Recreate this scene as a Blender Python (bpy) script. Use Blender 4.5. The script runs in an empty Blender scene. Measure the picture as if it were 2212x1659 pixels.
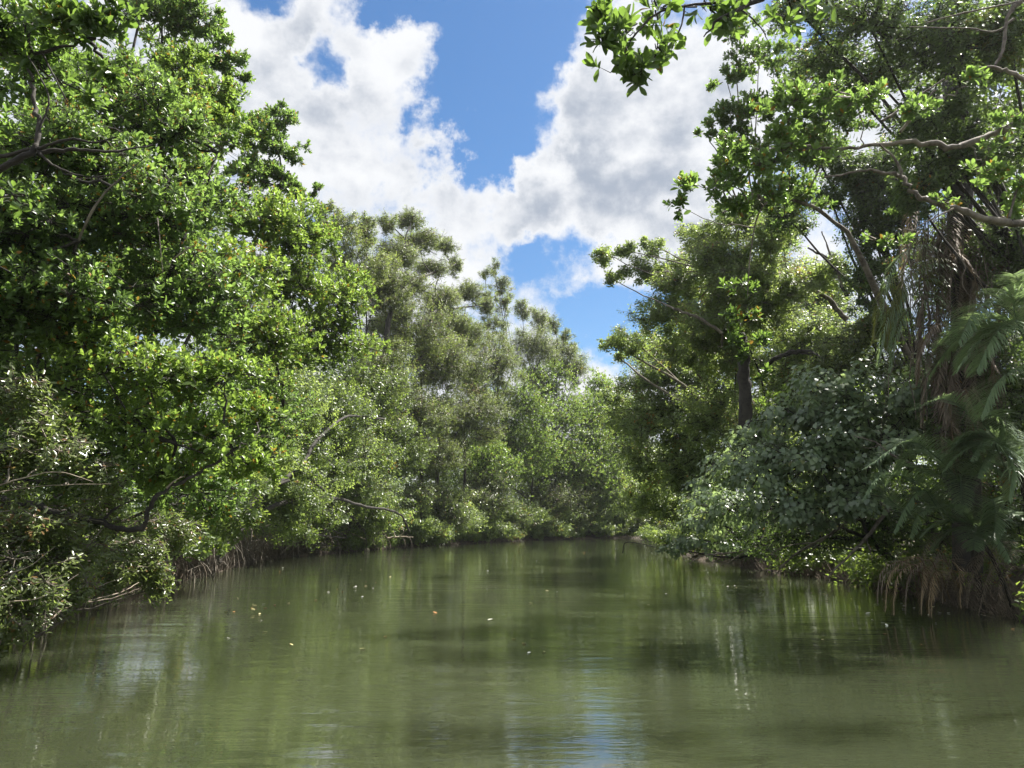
import bpy, math, random
import numpy as np
from mathutils import Vector

R = math.radians
scene = bpy.context.scene
col = scene.collection

# ---------------------------------------------------------------- camera
CAM_H, PITCH, FPX = 1.8, R(10.2), 1659.0
cam_data = bpy.data.cameras.new('camera')
cam_data.lens, cam_data.sensor_width = 27.0, 36.0
cam_data.clip_start, cam_data.clip_end = 0.1, 6000
cam = bpy.data.objects.new('camera', cam_data)
col.objects.link(cam)
cam.location = (0, 0, CAM_H)
cam.rotation_euler = (R(90) + PITCH, 0, 0)
scene.camera = cam

CP, SP = math.cos(PITCH), math.sin(PITCH)


def P(u, v, d):
    """point at distance d (world y) seen at u,v of a 2212x1659 picture"""
    a, b = (u - 1106) / FPX, (829.5 - v) / FPX
    k = d / (CP - SP * b)
    return np.array((a * k, d, CAM_H + (SP + CP * b) * k))


# ---------------------------------------------------------------- sun + sky
SUN_EL, SUN_AZ = R(58), R(60)          # azimuth measured from +y towards +x
sun_dir = Vector((math.sin(SUN_AZ) * math.cos(SUN_EL), math.cos(SUN_AZ) * math.cos(SUN_EL), math.sin(SUN_EL)))
sd = bpy.data.lights.new('sun', 'SUN')
sd.energy, sd.angle, sd.color = 5.0, R(0.5), (1.0, 0.955, 0.88)
so = bpy.data.objects.new('sun', sd)
col.objects.link(so)
so.rotation_euler = sun_dir.to_track_quat('Z', 'Y').to_euler()
so.location = (30, 50, 80)

world = bpy.data.worlds.new('World')
scene.world = world
world.use_nodes = True


class NT:
    def __init__(self, tree):
        self.t = tree

    def put(self, sock, v):
        if isinstance(v, bpy.types.NodeSocket):
            self.t.links.new(v, sock)
        elif v is not None:
            sock.default_value = v

    def node(self, kind, ins=None, **props):
        n = self.t.nodes.new(kind)
        for k, v in props.items():
            setattr(n, k, v)
        for k, v in (ins or {}).items():
            self.put(n.inputs[k], v)
        return n

    def m(self, op, a, b=None, c=None, clamp=False):
        n = self.node('ShaderNodeMath', operation=op, use_clamp=clamp)
        self.put(n.inputs[0], a)
        self.put(n.inputs[1], b)
        self.put(n.inputs[2], c)
        return n.outputs[0]

    def v(self, op, a, b=None, out=0):
        n = self.node('ShaderNodeVectorMath', operation=op)
        self.put(n.inputs[0], a)
        self.put(n.inputs[1], b)
        return n.outputs[out]

    def ss(self, x, a, b, lo=0.0, hi=1.0):
        n = self.node('ShaderNodeMapRange', interpolation_type='SMOOTHSTEP')
        for i, q in enumerate((x, a, b, lo, hi)):
            self.put(n.inputs[i], q)
        return n.outputs[0]

    def mix(self, f, a, b):
        n = self.node('ShaderNodeMix', data_type='RGBA')
        self.put(n.inputs[0], f)
        self.put(n.inputs[6], a)
        self.put(n.inputs[7], b)
        return n.outputs[2]

    def noise(self, vec, scale, detail=2, rough=.5, dist=0.0, ntype='FBM'):
        n = self.node('ShaderNodeTexNoise', {'Scale': scale, 'Detail': detail, 'Roughness': rough, 'Distortion': dist})
        if vec is not None:
            self.put(n.inputs['Vector'], vec)
        return n.outputs[0]


def build_sky():
    w = NT(world.node_tree)
    w.t.nodes.clear()
    sky = w.node('ShaderNodeTexSky', sky_type='NISHITA', sun_disc=False, sun_elevation=SUN_EL, sun_rotation=SUN_AZ,
                 altitude=0, air_density=1.0, dust_density=0.3, ozone_density=2.4)
    tc = w.node('ShaderNodeTexCoord').outputs['Generated']
    d = w.v('NORMALIZE', tc)
    fwd = w.v('DOT_PRODUCT', d, (0, CP, SP), out=1)
    up = w.v('DOT_PRODUCT', d, (0, -SP, CP), out=1)
    rt = w.v('DOT_PRODUCT', d, (1, 0, 0), out=1)
    f = w.m('MAXIMUM', fwd, 0.15)
    U = w.m('DIVIDE', rt, f)
    V = w.m('DIVIDE', up, f)
    # warp the cloud layout a little so no bank has a drawn outline
    wn = w.node('ShaderNodeTexNoise', {'Vector': d, 'Scale': 6.0, 'Detail': 8, 'Roughness': .62})
    off = w.v('MULTIPLY', w.v('SUBTRACT', wn.outputs['Color'], (.5, .5, .5)), (.26, .26, 0))
    comb = w.node('ShaderNodeCombineXYZ', {0: U, 1: V, 2: 0.0})
    uv = w.v('ADD', comb.outputs[0], off)

    def blob(u, v, ru, rv, ang=0.0):
        mp = w.node('ShaderNodeMapping', vector_type='TEXTURE')
        mp.inputs['Location'].default_value = ((u - 1106) / FPX, (829.5 - v) / FPX, 0)
        mp.inputs['Rotation'].default_value = (0, 0, R(ang))
        mp.inputs['Scale'].default_value = (ru / FPX, rv / FPX, 1)
        w.put(mp.inputs['Vector'], uv)
        ln = w.v('LENGTH', mp.outputs[0], out=1)
        return w.ss(ln, 0.15, 1.5, 1.0, 0.0)

    def acc(blobs):
        s = None
        for b in blobs:
            x = blob(*b[:5])
            x = w.m('MULTIPLY', x, b[5])
            s = x if s is None else w.m('ADD', s, x)
        return s

    holes = acc([(1060, 30, 240, 150, 0, .75), (1090, 215, 130, 170, 0, .75), (1040, 350, 70, 80, 0, .6), (705, 112, 66, 60, 20, .66),
                 (965, 235, 70, 45, 0, .34), (1175, 530, 95, 62, 20, .55), (1310, 690, 150, 90, 0, .7),
                 (1205, 300, 55, 70, 0, .3), (1235, 120, 60, 90, 0, .35), (905, 10, 100, 60, 0, .5), (560, -40, 60, 60, 0, .4)])
    solid = acc([(800, 300, 170, 220, 20, .3), (1400, 300, 190, 230, 0, .3), (640, 150, 130, 200, 0, .3), (1130, 430, 150, 60, -15, .28),
                 (850, 120, 90, 60, 0, .2), (1110, 150, 35, 25, 0, .3)])
    n1 = w.noise(d, 5.0, 10, .62)
    n1s = w.noise(w.v('ADD', d, (.012, .0, .03)), 5.0, 4, .55)
    n2 = w.noise(d, 16.0, 8, .65)
    inview = w.ss(fwd, .25, .6)
    dens = w.m('ADD', w.m('MULTIPLY', w.m('SUBTRACT', n1, .5), 2.0), w.m('MULTIPLY', w.m('SUBTRACT', n2, .5), .95))
    lay = w.m('MULTIPLY', w.m('SUBTRACT', solid, holes), inview)
    dens = w.m('ADD', w.m('ADD', dens, .30), lay)
    alpha = w.ss(dens, -.06, .40)
    # light and shade inside the cloud: thick parts away from the sun go grey
    shade = acc([(1300, 420, 190, 75, 8, .55), (870, 400, 140, 90, 0, .35), (1440, 560, 140, 70, 0, .45), (1230, 640, 120, 50, 0, .35),
                 (640, 20, 120, 60, 0, .3), (1380, 220, 90, 50, 0, .25), (930, 330, 50, 60, 0, .35), (720, 340, 60, 40, 0, .35)])
    sh2 = w.m('MULTIPLY', w.m('SUBTRACT', n1s, n1), 3.2)
    n3 = w.noise(w.v('MULTIPLY', d, (1, 1, 1.6)), 8.0, 6, .55)
    sh = w.m('ADD', w.m('ADD', w.m('MULTIPLY', shade, inview), sh2), w.m('ADD', w.m('MULTIPLY', w.m('SUBTRACT', n3, .45), 3.4), w.m('MULTIPLY', w.m('SUBTRACT', n2, .5), .7)))
    sh = w.m('MULTIPLY', w.ss(sh, -.3, 1.0), w.ss(dens, .15, .75))
    ccol = w.mix(sh, (.96, .975, 1.0, 1), (.41, .47, .57, 1))
    bg1 = w.node('ShaderNodeBackground', {'Color': w.node('ShaderNodeHueSaturation', {'Saturation': 1.25, 'Value': 1.0, 'Color': sky.outputs[0]}).outputs[0], 'Strength': 0.054})
    bg2 = w.node('ShaderNodeBackground', {'Color': ccol, 'Strength': 0.352})
    mx = w.node('ShaderNodeMixShader', {0: alpha})
    w.t.links.new(bg1.outputs[0], mx.inputs[1])
    w.t.links.new(bg2.outputs[0], mx.inputs[2])
    out = w.node('ShaderNodeOutputWorld')
    w.t.links.new(mx.outputs[0], out.inputs[0])


build_sky()
world.cycles.sampling_method = 'MANUAL'
world.cycles.sample_map_resolution = 512

vs = scene.view_settings
vs.view_transform, vs.look, vs.gamma, vs.use_curve_mapping = 'Standard', 'None', 1.0, False
vs.exposure = 1.5
cy = scene.cycles
cy.max_bounces, cy.diffuse_bounces, cy.glossy_bounces, cy.transmission_bounces = 8, 6, 3, 4
cy.transparent_max_bounces = 4
cy.sample_clamp_indirect = 4.0
cy.sample_clamp_direct = 12.0
cy.caustics_reflective = cy.caustics_refractive = False
cy.use_denoising = True
cy.denoiser = 'OPENIMAGEDENOISE'
cy.denoising_prefilter = 'ACCURATE'

# ---------------------------------------------------------------- materials
MATS = {}


def new_mat(name):
    m = bpy.data.materials.new(name)
    m.use_nodes = True
    m.node_tree.nodes.clear()
    MATS[name] = m
    return m, NT(m.node_tree)


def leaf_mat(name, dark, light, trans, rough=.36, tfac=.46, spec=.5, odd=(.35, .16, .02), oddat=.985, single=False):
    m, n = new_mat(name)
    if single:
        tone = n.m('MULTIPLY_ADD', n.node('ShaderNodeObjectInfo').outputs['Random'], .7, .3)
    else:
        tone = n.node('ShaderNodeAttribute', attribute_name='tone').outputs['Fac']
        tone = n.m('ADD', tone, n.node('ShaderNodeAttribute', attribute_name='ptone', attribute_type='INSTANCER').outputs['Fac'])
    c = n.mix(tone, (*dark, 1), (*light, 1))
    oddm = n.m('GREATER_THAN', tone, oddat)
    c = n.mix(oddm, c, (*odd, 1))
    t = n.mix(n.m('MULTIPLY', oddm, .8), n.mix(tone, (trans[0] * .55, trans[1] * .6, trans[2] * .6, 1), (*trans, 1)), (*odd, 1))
    p = n.node('ShaderNodeBsdfPrincipled', {'Base Color': c, 'Roughness': rough, 'Specular IOR Level': spec})
    tr = n.node('ShaderNodeBsdfTranslucent', {'Color': t})
    mx = n.node('ShaderNodeMixShader', {0: tfac, 1: p.outputs[0], 2: tr.outputs[0]})
    n.node('ShaderNodeOutputMaterial', {0: mx.outputs[0]})
    return m


def bark_mat(name, a, b, scale=9.0, rough=.85, bump=.5):
    m, n = new_mat(name)
    g = n.node('ShaderNodeTexCoord').outputs['Object']
    f = n.noise(g, scale, 8, .7)
    f2 = n.noise(g, scale * .22, 3, .6)
    patch = n.ss(f2, .50, .60)
    c = n.mix(n.ss(f, .35, .65), (*a, 1), (*b, 1))
    c = n.mix(n.m('MULTIPLY', patch, .5), c, (b[0] * 1.5, b[1] * 1.55, b[2] * 1.5, 1))
    bp = n.node('ShaderNodeBump', {'Strength': bump, 'Distance': .02, 'Height': f})
    p = n.node('ShaderNodeBsdfPrincipled', {'Base Color': c, 'Roughness': rough, 'Normal': bp.outputs[0]})
    n.node('ShaderNodeOutputMaterial', {0: p.outputs[0]})
    return m


SPECIES = {
    # L, W, leaves per tip, style, material colours
    'mangrove': dict(L=.115, W=.054, n=9, style='rosette', dark=(.045, .085, .026), light=(.108, .170, .048), trans=(.37, .56, .11), rough=.36),
    'deepmangrove': dict(L=.125, W=.062, n=8, style='rosette', dark=(.03, .06, .022), light=(.08, .13, .035), trans=(.28, .44, .07), rough=.3),
    'limegreen': dict(L=.115, W=.055, n=9, style='rosette', dark=(.055, .092, .024), light=(.138, .205, .046), trans=(.45, .64, .10), rough=.34),
    'olive': dict(L=.10, W=.046, n=9, style='alt', dark=(.062, .088, .028), light=(.155, .178, .058), trans=(.40, .50, .11), rough=.42, odd=(.22, .11, .06), oddat=.95),
    'thicket': dict(spec=.8, L=.085, W=.036, n=9, style='alt', dark=(.06, .085, .035), light=(.17, .20, .085), trans=(.34, .44, .10), rough=.27, odd=(.2, .12, .05), oddat=.97),
    'broad': dict(spec=.7, L=.13, W=.07, n=8, style='alt', dark=(.05, .085, .024), light=(.135, .19, .048), trans=(.42, .56, .09), rough=.38),
    'fresh': dict(L=.115, W=.062, n=8, style='alt', spec=.6, dark=(.09, .135, .05), light=(.18, .24, .085), trans=(.54, .68, .15), rough=.38),
    'hibiscus': dict(spec=1.0, L=.135, W=.125, n=6, style='drape', dark=(.10, .15, .09), light=(.23, .30, .17), trans=(.44, .58, .20), rough=.32, odd=(.24, .26, .06), oddat=.99),
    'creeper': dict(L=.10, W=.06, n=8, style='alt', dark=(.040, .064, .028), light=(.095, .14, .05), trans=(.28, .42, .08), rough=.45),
    'farwood': dict(L=.24, W=.12, n=7, style='alt', dark=(.035, .06, .02), light=(.09, .13, .036), trans=(.28, .40, .06), rough=.5),
}
for k_, s_ in SPECIES.items():
    kw = {q: s_[q] for q in ('odd', 'oddat', 'spec') if q in s_}
    s_['mat'] = leaf_mat(k_ + '_leaves', s_['dark'], s_['light'], s_['trans'], s_['rough'], **kw)
    if k_ in ('mangrove', 'deepmangrove', 'limegreen', 'hibiscus', 'thicket', 'creeper', 'broad'):
        s_['smat'] = leaf_mat(k_ + '_single_leaf', s_['dark'], s_['light'], s_['trans'], s_['rough'], single=True, **kw)

BARK = bark_mat('dark_bark', (.012, .010, .008), (.038, .032, .026))
BARK_GREY = bark_mat('grey_bark', (.07, .058, .045), (.21, .18, .145))
BARK_PALE = bark_mat('dry_wood', (.16, .125, .09), (.36, .30, .235))
ROOT = bark_mat('root_bark', (.05, .038, .028), (.16, .125, .095))
FROND = leaf_mat('palm_green', (.11, .165, .10), (.24, .32, .18), (.40, .54, .20), .36, .38, .6)
FROND_GOLD = leaf_mat('palm_yellow_green', (.07, .085, .02), (.16, .17, .04), (.32, .34, .06), .45, .4)
FROND_DEAD = leaf_mat('palm_dead', (.14, .11, .085), (.34, .275, .21), (.28, .21, .14), .75, .25, .2, odd=(.3, .2, .13))
FROND_STRAW = leaf_mat('palm_straw', (.20, .14, .08), (.46, .35, .22), (.38, .25, .13), .65, .25, .3, odd=(.4, .3, .2))


# ---------------------------------------------------------------- mesh helpers
def link(ob, parent=None):
    col.objects.link(ob)
    if parent is not None:
        ob.parent = parent
        ob.matrix_parent_inverse = parent.matrix_basis.inverted()
    return ob


def tag(ob, label=None, cat=None, group=None, kind=None):
    for k, v in (('label', label), ('category', cat), ('group', group), ('kind', kind)):
        if v:
            ob[k] = v
    return ob


def empty(name, loc, label, cat, group=None):
    e = bpy.data.objects.new(name, None)
    e.location = [float(q) for q in loc]
    e.empty_display_size = .3
    link(e)
    return tag(e, label, cat, group)


def np_mesh(name, verts, loops, sizes, mat, tone=None, smooth=False):
    me = bpy.data.meshes.new(name)
    me.vertices.add(len(verts))
    me.vertices.foreach_set('co', np.ascontiguousarray(verts, np.float32).ravel())
    me.loops.add(len(loops))
    me.loops.foreach_set('vertex_index', np.ascontiguousarray(loops, np.int32))
    me.polygons.add(len(sizes))
    st = np.concatenate(([0], np.cumsum(sizes)[:-1])).astype(np.int32)
    me.polygons.foreach_set('loop_start', st)
    if smooth:
        me.polygons.foreach_set('use_smooth', np.ones(len(sizes), bool))
    if tone is not None:
        at = me.attributes.new('tone', 'FLOAT', 'FACE')
        at.data.foreach_set('value', np.ascontiguousarray(tone, np.float32))
    me.materials.append(mat)
    me.update(calc_edges=True)
    me.validate()
    return me


def solid_from(name, V, L, S, mat, parent=None, tone=None, smooth=False, origin=None):
    V = np.asarray(V, float)
    if origin is None:
        origin = np.zeros(3) if parent is None else np.array(parent.location)
    ob = bpy.data.objects.new(name, np_mesh(name, V - origin, L, S, mat, tone, smooth))
    ob.location = origin
    return link(ob, parent)


# leaf templates: t along the axis, s across (half width), h lift along the normal
def template(detail):
    if detail == 2:
        t = np.array([0, .52, 1, .22, .56, .87, .22, .56, .87])
        s = np.array([0, 0, 0, .58, 1, .62, -.58, -1, -.62])
        h = np.array([0, .02, -.05, .07, .09, .04, .07, .09, .04])
        f = [(0, 1, 4, 3), (1, 2, 5, 4), (0, 6, 7, 1), (1, 7, 8, 2)]
    elif detail == 1:
        t = np.array([0, 1, .28, .76, .28, .76])
        s = np.array([0, 0, .8, .85, -.8, -.85])
        h = np.array([0, -.03, .08, .08, .08, .08])
        f = [(0, 1, 3, 2), (0, 4, 5, 1)]
    elif detail == 3:                       # heart shaped
        t = np.array([0.12, .5, 1, -.08, .30, .72, -.08, .30, .72])
        s = np.array([0, 0, 0, .45, 1, .55, -.45, -1, -.55])
        h = np.array([0, .02, -.12, .02, .02, -.02, .02, .02, -.02])
        f = [(0, 1, 4, 3), (1, 2, 5, 4), (0, 6, 7, 1), (1, 7, 8, 2)]
    else:
        t = np.array([0, .5, 1, .5])
        s = np.array([0, .95, 0, -.95])
        h = np.array([0, .07, 0, .07])
        f = [(0, 1, 2), (0, 2, 3)]
    return t, s, h, f


def nrm(a):
    return a / np.maximum(np.linalg.norm(a, axis=-1, keepdims=True), 1e-9)


def leaf_arrays(O, A, N, L, W, detail):
    t, s, h, f = template(detail)
    S = np.cross(A, N)
    V = (O[:, None] + A[:, None] * (t[None, :, None] * L[:, None, None]) + S[:, None] * (s[None, :, None] * W[:, None, None] * .5)
         + N[:, None] * (h[None, :, None] * L[:, None, None]))
    k, n = len(t), len(O)
    idx = np.concatenate([np.array(q) for q in f])
    sizes = np.array([len(q) for q in f])
    loops = (np.arange(n)[:, None] * k + idx[None]).ravel()
    return V.reshape(-1, 3), loops, np.tile(sizes, n), len(f)


def tube_arrays(paths, sides=3):
    """paths: list of (points (m,3), radii (m)) -> V, loops, sizes"""
    Vs, Ls, base = [], [], 0
    ang = np.arange(sides) * 2 * math.pi / sides
    for pts, rad in paths:
        pts = np.asarray(pts, float)
        m = len(pts)
        T = np.zeros_like(pts)
        T[1:-1] = pts[2:] - pts[:-2]
        T[0], T[-1] = pts[1] - pts[0], pts[-1] - pts[-2]
        T = nrm(T)
        ref = np.array((0, 0, 1.0)) if abs(T[:, 2].mean()) < .8 else np.array((1.0, 0, 0))
        X = nrm(np.cross(T, ref))
        Y = np.cross(T, X)
        rad = np.asarray(rad, float)
        ring = pts[:, None] + rad[:, None, None] * (X[:, None] * np.cos(ang)[None, :, None] + Y[:, None] * np.sin(ang)[None, :, None])
        Vs.append(ring.reshape(-1, 3))
        a = np.arange(m - 1)[:, None] * sides + np.arange(sides)[None]
        b = np.arange(m - 1)[:, None] * sides + (np.arange(sides) + 1)[None] % sides
        q = np.stack((a, b, b + sides, a + sides), -1).reshape(-1, 4) + base
        Ls.append(q)
        base += m * sides
    L = np.concatenate(Ls)
    return np.concatenate(Vs), L.ravel(), np.full(len(L), 4)


def seg_arrays(A, B, ra, rb):
    """many straight three-sided twigs at once"""
    T = nrm(B - A)
    ref = np.where(np.abs(T[:, 2:3]) < .8, np.array([[0, 0, 1.0]]), np.array([[1.0, 0, 0]]))
    X = nrm(np.cross(T, ref))
    Y = np.cross(T, X)
    V = []
    for Pn, r in ((A, ra), (B, rb)):
        for a in (0, 2.094, 4.189):
            V.append(Pn + (X * math.cos(a) + Y * math.sin(a)) * np.asarray(r).reshape(-1, 1))
    V = np.stack(V, 1)
    idx = np.array([0, 1, 4, 3, 1, 2, 5, 4, 2, 0, 3, 5])
    L = (np.arange(len(A))[:, None] * 6 + idx[None]).ravel()
    return V.reshape(-1, 3), L, np.full(len(A) * 3, 4)


def smooth_path(pts, n, rng=None, wob=0.0):
    """catmull-rom through pts, n samples per span, with a crooked wobble"""
    p = np.asarray(pts, float)
    p = np.vstack((2 * p[0] - p[1], p, 2 * p[-1] - p[-2]))
    out = []
    for i in range(1, len(p) - 2):
        for k in range(n):
            t = k / n
            out.append(.5 * ((2 * p[i]) + (-p[i - 1] + p[i + 1]) * t + (2 * p[i - 1] - 5 * p[i] + 4 * p[i + 1] - p[i + 2]) * t * t
                             + (-p[i - 1] + 3 * p[i] - 3 * p[i + 1] + p[i + 2]) * t ** 3))
    out.append(p[-2])
    out = np.array(out)
    if rng is not None and wob:
        out[1:-1] += rng.normal(0, wob, (len(out) - 2, 3))
    return out


def add_tube(name, pts, r0, r1, mat, parent, sides=7, rng=None, wob=0.0, n=5, power=1.0, knots=.08):
    path = smooth_path(pts, n, rng, wob)
    t = np.linspace(0, 1, len(path)) ** power
    rad = r0 + (r1 - r0) * t
    if rng is not None:
        rad = rad * (1 + rng.normal(0, knots, len(rad)))
    V, L, S = tube_arrays([(path, rad)], sides)
    return solid_from(name, V, L, S, mat, parent, smooth=True)


# ---------------------------------------------------------------- picking out the leaves that show
ZB = {}
W_, H_ = 740, 555
zbuf = np.full((H_, W_), 1e9)
pending = []


def project(O):
    y = CP * O[:, 1] + SP * (O[:, 2] - CAM_H)
    up = -SP * O[:, 1] + CP * (O[:, 2] - CAM_H)
    y = np.maximum(y, .01)
    return 1106 + FPX * O[:, 0] / y, 829.5 - FPX * up / y, y


def zadd(O):
    u, v, d = project(O)
    i, j = (u / 2212 * W_).astype(int), (v / 1659 * H_).astype(int)
    ok = (i >= 1) & (i < W_ - 1) & (j >= 1) & (j < H_ - 1)
    for di in (-1, 0, 1):
        for dj in (-1, 0, 1):
            np.minimum.at(zbuf, (j[ok] + dj, i[ok] + di), d[ok])


SINGLE = {}


def single_leaf_meshes(sp):
    if sp not in SINGLE:
        s = SPECIES[sp]
        out = []
        for L, W in ((s['L'], s['W']), (s['L'] * 1.12, s['W'] * .95), (s['L'] * .9, s['W'] * 1.05)):
            V, Lp, S, _ = leaf_arrays(np.zeros((1, 3)), np.array([[1., 0, 0]]), np.array([[0, 0, 1.]]), np.array([L]), np.array([W]),
                                      3 if sp == 'hibiscus' else 2)
            out.append(np_mesh('leaf', V, Lp, S, s['smat']))
        SINGLE[sp] = out
    return SINGLE[sp]


# ---------------------------------------------------------------- foliage
def lobe_world(l):
    u, v, d, ru, rv = l[:5]
    c = P(u, v, d)
    rd = l[5] if len(l) > 5 and l[5] else .5 * (ru + rv) * d / FPX
    return c, np.array((ru * d / FPX, rd, rv * d / FPX))


def leafset(s, tip, D, out, tone_s, rng, size=1.0, droop=0.0):
    """all leaves of the given twig tips"""
    Lf, Wf, n = s['L'] * size, s['W'] * size, s['n']
    ntip = len(tip)
    m = ntip * n
    tipr, Dr, outr = np.repeat(tip, n, 0), np.repeat(D, n, 0), np.repeat(out, n, 0)
    kk = np.tile(np.arange(n), ntip)
    ref = np.where(np.abs(Dr[:, 2:3]) < .8, np.array([[0, 0, 1.0]]), np.array([[1.0, 0, 0]]))
    X = nrm(np.cross(Dr, ref))
    Y = np.cross(Dr, X)
    phi = kk * 2.4 + np.repeat(rng.uniform(0, 6.28, ntip), n) + rng.normal(0, .25, m)
    rad = X * np.cos(phi)[:, None] + Y * np.sin(phi)[:, None]
    if s['style'] == 'rosette':
        th = np.radians(18 + 66 * (kk / max(n - 1, 1)) + rng.normal(0, 11, m))
        a = Dr * np.cos(th)[:, None] + rad * np.sin(th)[:, None]
        o = tipr - Dr * (kk * .10 * Lf)[:, None]
        nn = Dr * np.sin(th)[:, None] - rad * np.cos(th)[:, None] + rng.normal(0, .15, (m, 3))
    elif s['style'] == 'alt':
        th = np.radians(rng.uniform(35, 95, m))
        a = Dr * np.cos(th)[:, None] + rad * np.sin(th)[:, None] - np.array((0, 0, .25 + droop))
        o = tipr - Dr * (kk * .42 * Lf)[:, None]
        nn = Dr * .5 + np.array((0, 0, .8)) + rng.normal(0, .45, (m, 3))
    else:                               # big leaves hanging like scales on the outside of the bush
        a = rad * .6 + outr * .45 + np.array((0, 0, -.75)) + rng.normal(0, .25, (m, 3))
        o = tipr - Dr * (kk * .35 * Lf)[:, None] + rad * Lf * .5
        nn = outr * .75 + np.array((0, -.1, .75)) + rng.normal(0, .30, (m, 3))
    a = nrm(a)
    nn = nrm(nn - (nn * a).sum(1, keepdims=True) * a)
    sc_l = rng.uniform(.72, 1.18, m)
    T = np.clip(np.repeat(tone_s, n) + rng.normal(0, .16, m), 0, .93) + (rng.random(m) > .992) * .5
    return dict(O=o, A=a, N=nn, L=Lf * sc_l, W=Wf * sc_l * rng.uniform(.85, 1.12, m), T=np.clip(T, 0, 1))


def grow(sp, lobes, rng, lai=3.6, size=1.0, sub=.36, nsub=None, upward=.55, droop=0.0):
    """twig tips of every lobe and the twig skeleton that carries them"""
    s = SPECIES[sp]
    Lf, Wf = s['L'] * size, s['W'] * size
    tw_a, tips, Ds, outs, tones, sub_paths, centres = [], [], [], [], [], [], []
    for l in lobes:
        c, r = lobe_world(l)
        centres.append((c, r))
        k = l[6] if len(l) > 6 else 1.0
        area = math.pi * r[0] * r[2]
        nleaf = lai * k * area / (Lf * Wf * .62)
        ntip = max(8, int(nleaf / s['n']))
        ns = nsub or int(np.clip(ntip / 14, 6, 60))
        dirs = nrm(rng.normal(0, 1, (ns * 3, 3)))
        # fewer boughs on the side turned away from the river, few underneath
        keep = (rng.random(ns * 3) < np.where(dirs[:, 1] > .35, .45, 1.0)) & (rng.random(ns * 3) < np.where(dirs[:, 2] < -.45, .6, 1.0))
        dirs = dirs[keep][:ns]
        ns = len(dirs)
        rr = rng.uniform(.25, 1.0, (ns, 1)) ** .8
        sc = c + dirs * r * rr
        rs = sub * r.mean() * rng.uniform(.65, 1.35, ns)
        which = rng.integers(0, ns, ntip)
        q = nrm(rng.normal(0, 1, (ntip, 3))) * (rng.random((ntip, 1)) ** (.45 if l[2] < 24 else .75)) * (1 if l[2] < 24 else 1.25)
        tip = sc[which] + q * rs[which][:, None] * np.array((1.15, 1.15, .68))
        out = nrm((tip - c) / r)
        D = nrm(out * .5 + q * .45 + np.array((0, -.12, upward)) + rng.normal(0, .30, (ntip, 3)))
        for i in range(ns):
            mid = c * .4 + sc[i] * .6 + rng.normal(0, .08 * r.mean(), 3) - np.array((0, 0, .06 * r[2]))
            st_ = c * .75 + sc[i] * .25
            sub_paths.append((np.array([st_, mid, sc[i]]), np.array([.016, .011, .006]) * (.6 + .5 * min(r.mean(), 1.6))))
        tw_a.append(sc[which]); tips.append(tip); Ds.append(D); outs.append(out)
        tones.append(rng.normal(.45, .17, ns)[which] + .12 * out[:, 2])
    cat = np.concatenate
    return dict(ta=cat(tw_a), tb=cat(tips), D=cat(Ds), out=cat(outs), tone=cat(tones), sub=sub_paths, cen=centres, size=size, droop=droop)


ROSETTES = {}


def rosette_objects(sp, detail):
    """four leafy twig tips of a species, kept outside the scene and set out by geometry nodes"""
    key = (sp, detail)
    if key not in ROSETTES:
        rng = np.random.default_rng(7)
        cl = bpy.data.collections.new(sp + '_twig_tips')
        for k in range(4):
            g = leafset(SPECIES[sp], np.zeros((1, 3)), np.array([[0, 0, 1.]]), np.array([[0, 0, 1.]]), np.array([.0]), rng)
            T = np.clip(rng.normal(0, .14, len(g['O'])), -.3, .35) + (rng.random(len(g['O'])) > .985) * .9
            V, L, S, nf = leaf_arrays(g['O'], g['A'], g['N'], g['L'], g['W'], detail)
            cl.objects.link(bpy.data.objects.new('twig_tip', np_mesh('twig_tip', V, L, S, SPECIES[sp]['mat'], np.repeat(T, nf))))
        t = bpy.data.node_groups.new(sp + '_foliage', 'GeometryNodeTree')
        t.interface.new_socket('Geometry', in_out='INPUT', socket_type='NodeSocketGeometry')
        t.interface.new_socket('Geometry', in_out='OUTPUT', socket_type='NodeSocketGeometry')
        n = NT(t)
        gi = n.node('NodeGroupInput')
        ci = n.node('GeometryNodeCollectionInfo', {'Collection': cl, 'Separate Children': True, 'Reset Children': True})
        at = n.node('GeometryNodeInputNamedAttribute', {'Name': 'turn'}, data_type='FLOAT_VECTOR')
        a2 = n.node('GeometryNodeInputNamedAttribute', {'Name': 'scl'}, data_type='FLOAT')
        ip = n.node('GeometryNodeInstanceOnPoints', {'Points': gi.outputs[0], 'Instance': ci.outputs[0], 'Pick Instance': True,
                                                     'Rotation': at.outputs[0], 'Scale': a2.outputs[0]})
        go = n.node('NodeGroupOutput')
        t.links.new(ip.outputs[0], go.inputs[0])
        ROSETTES[key] = t
    return ROSETTES[key]


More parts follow.
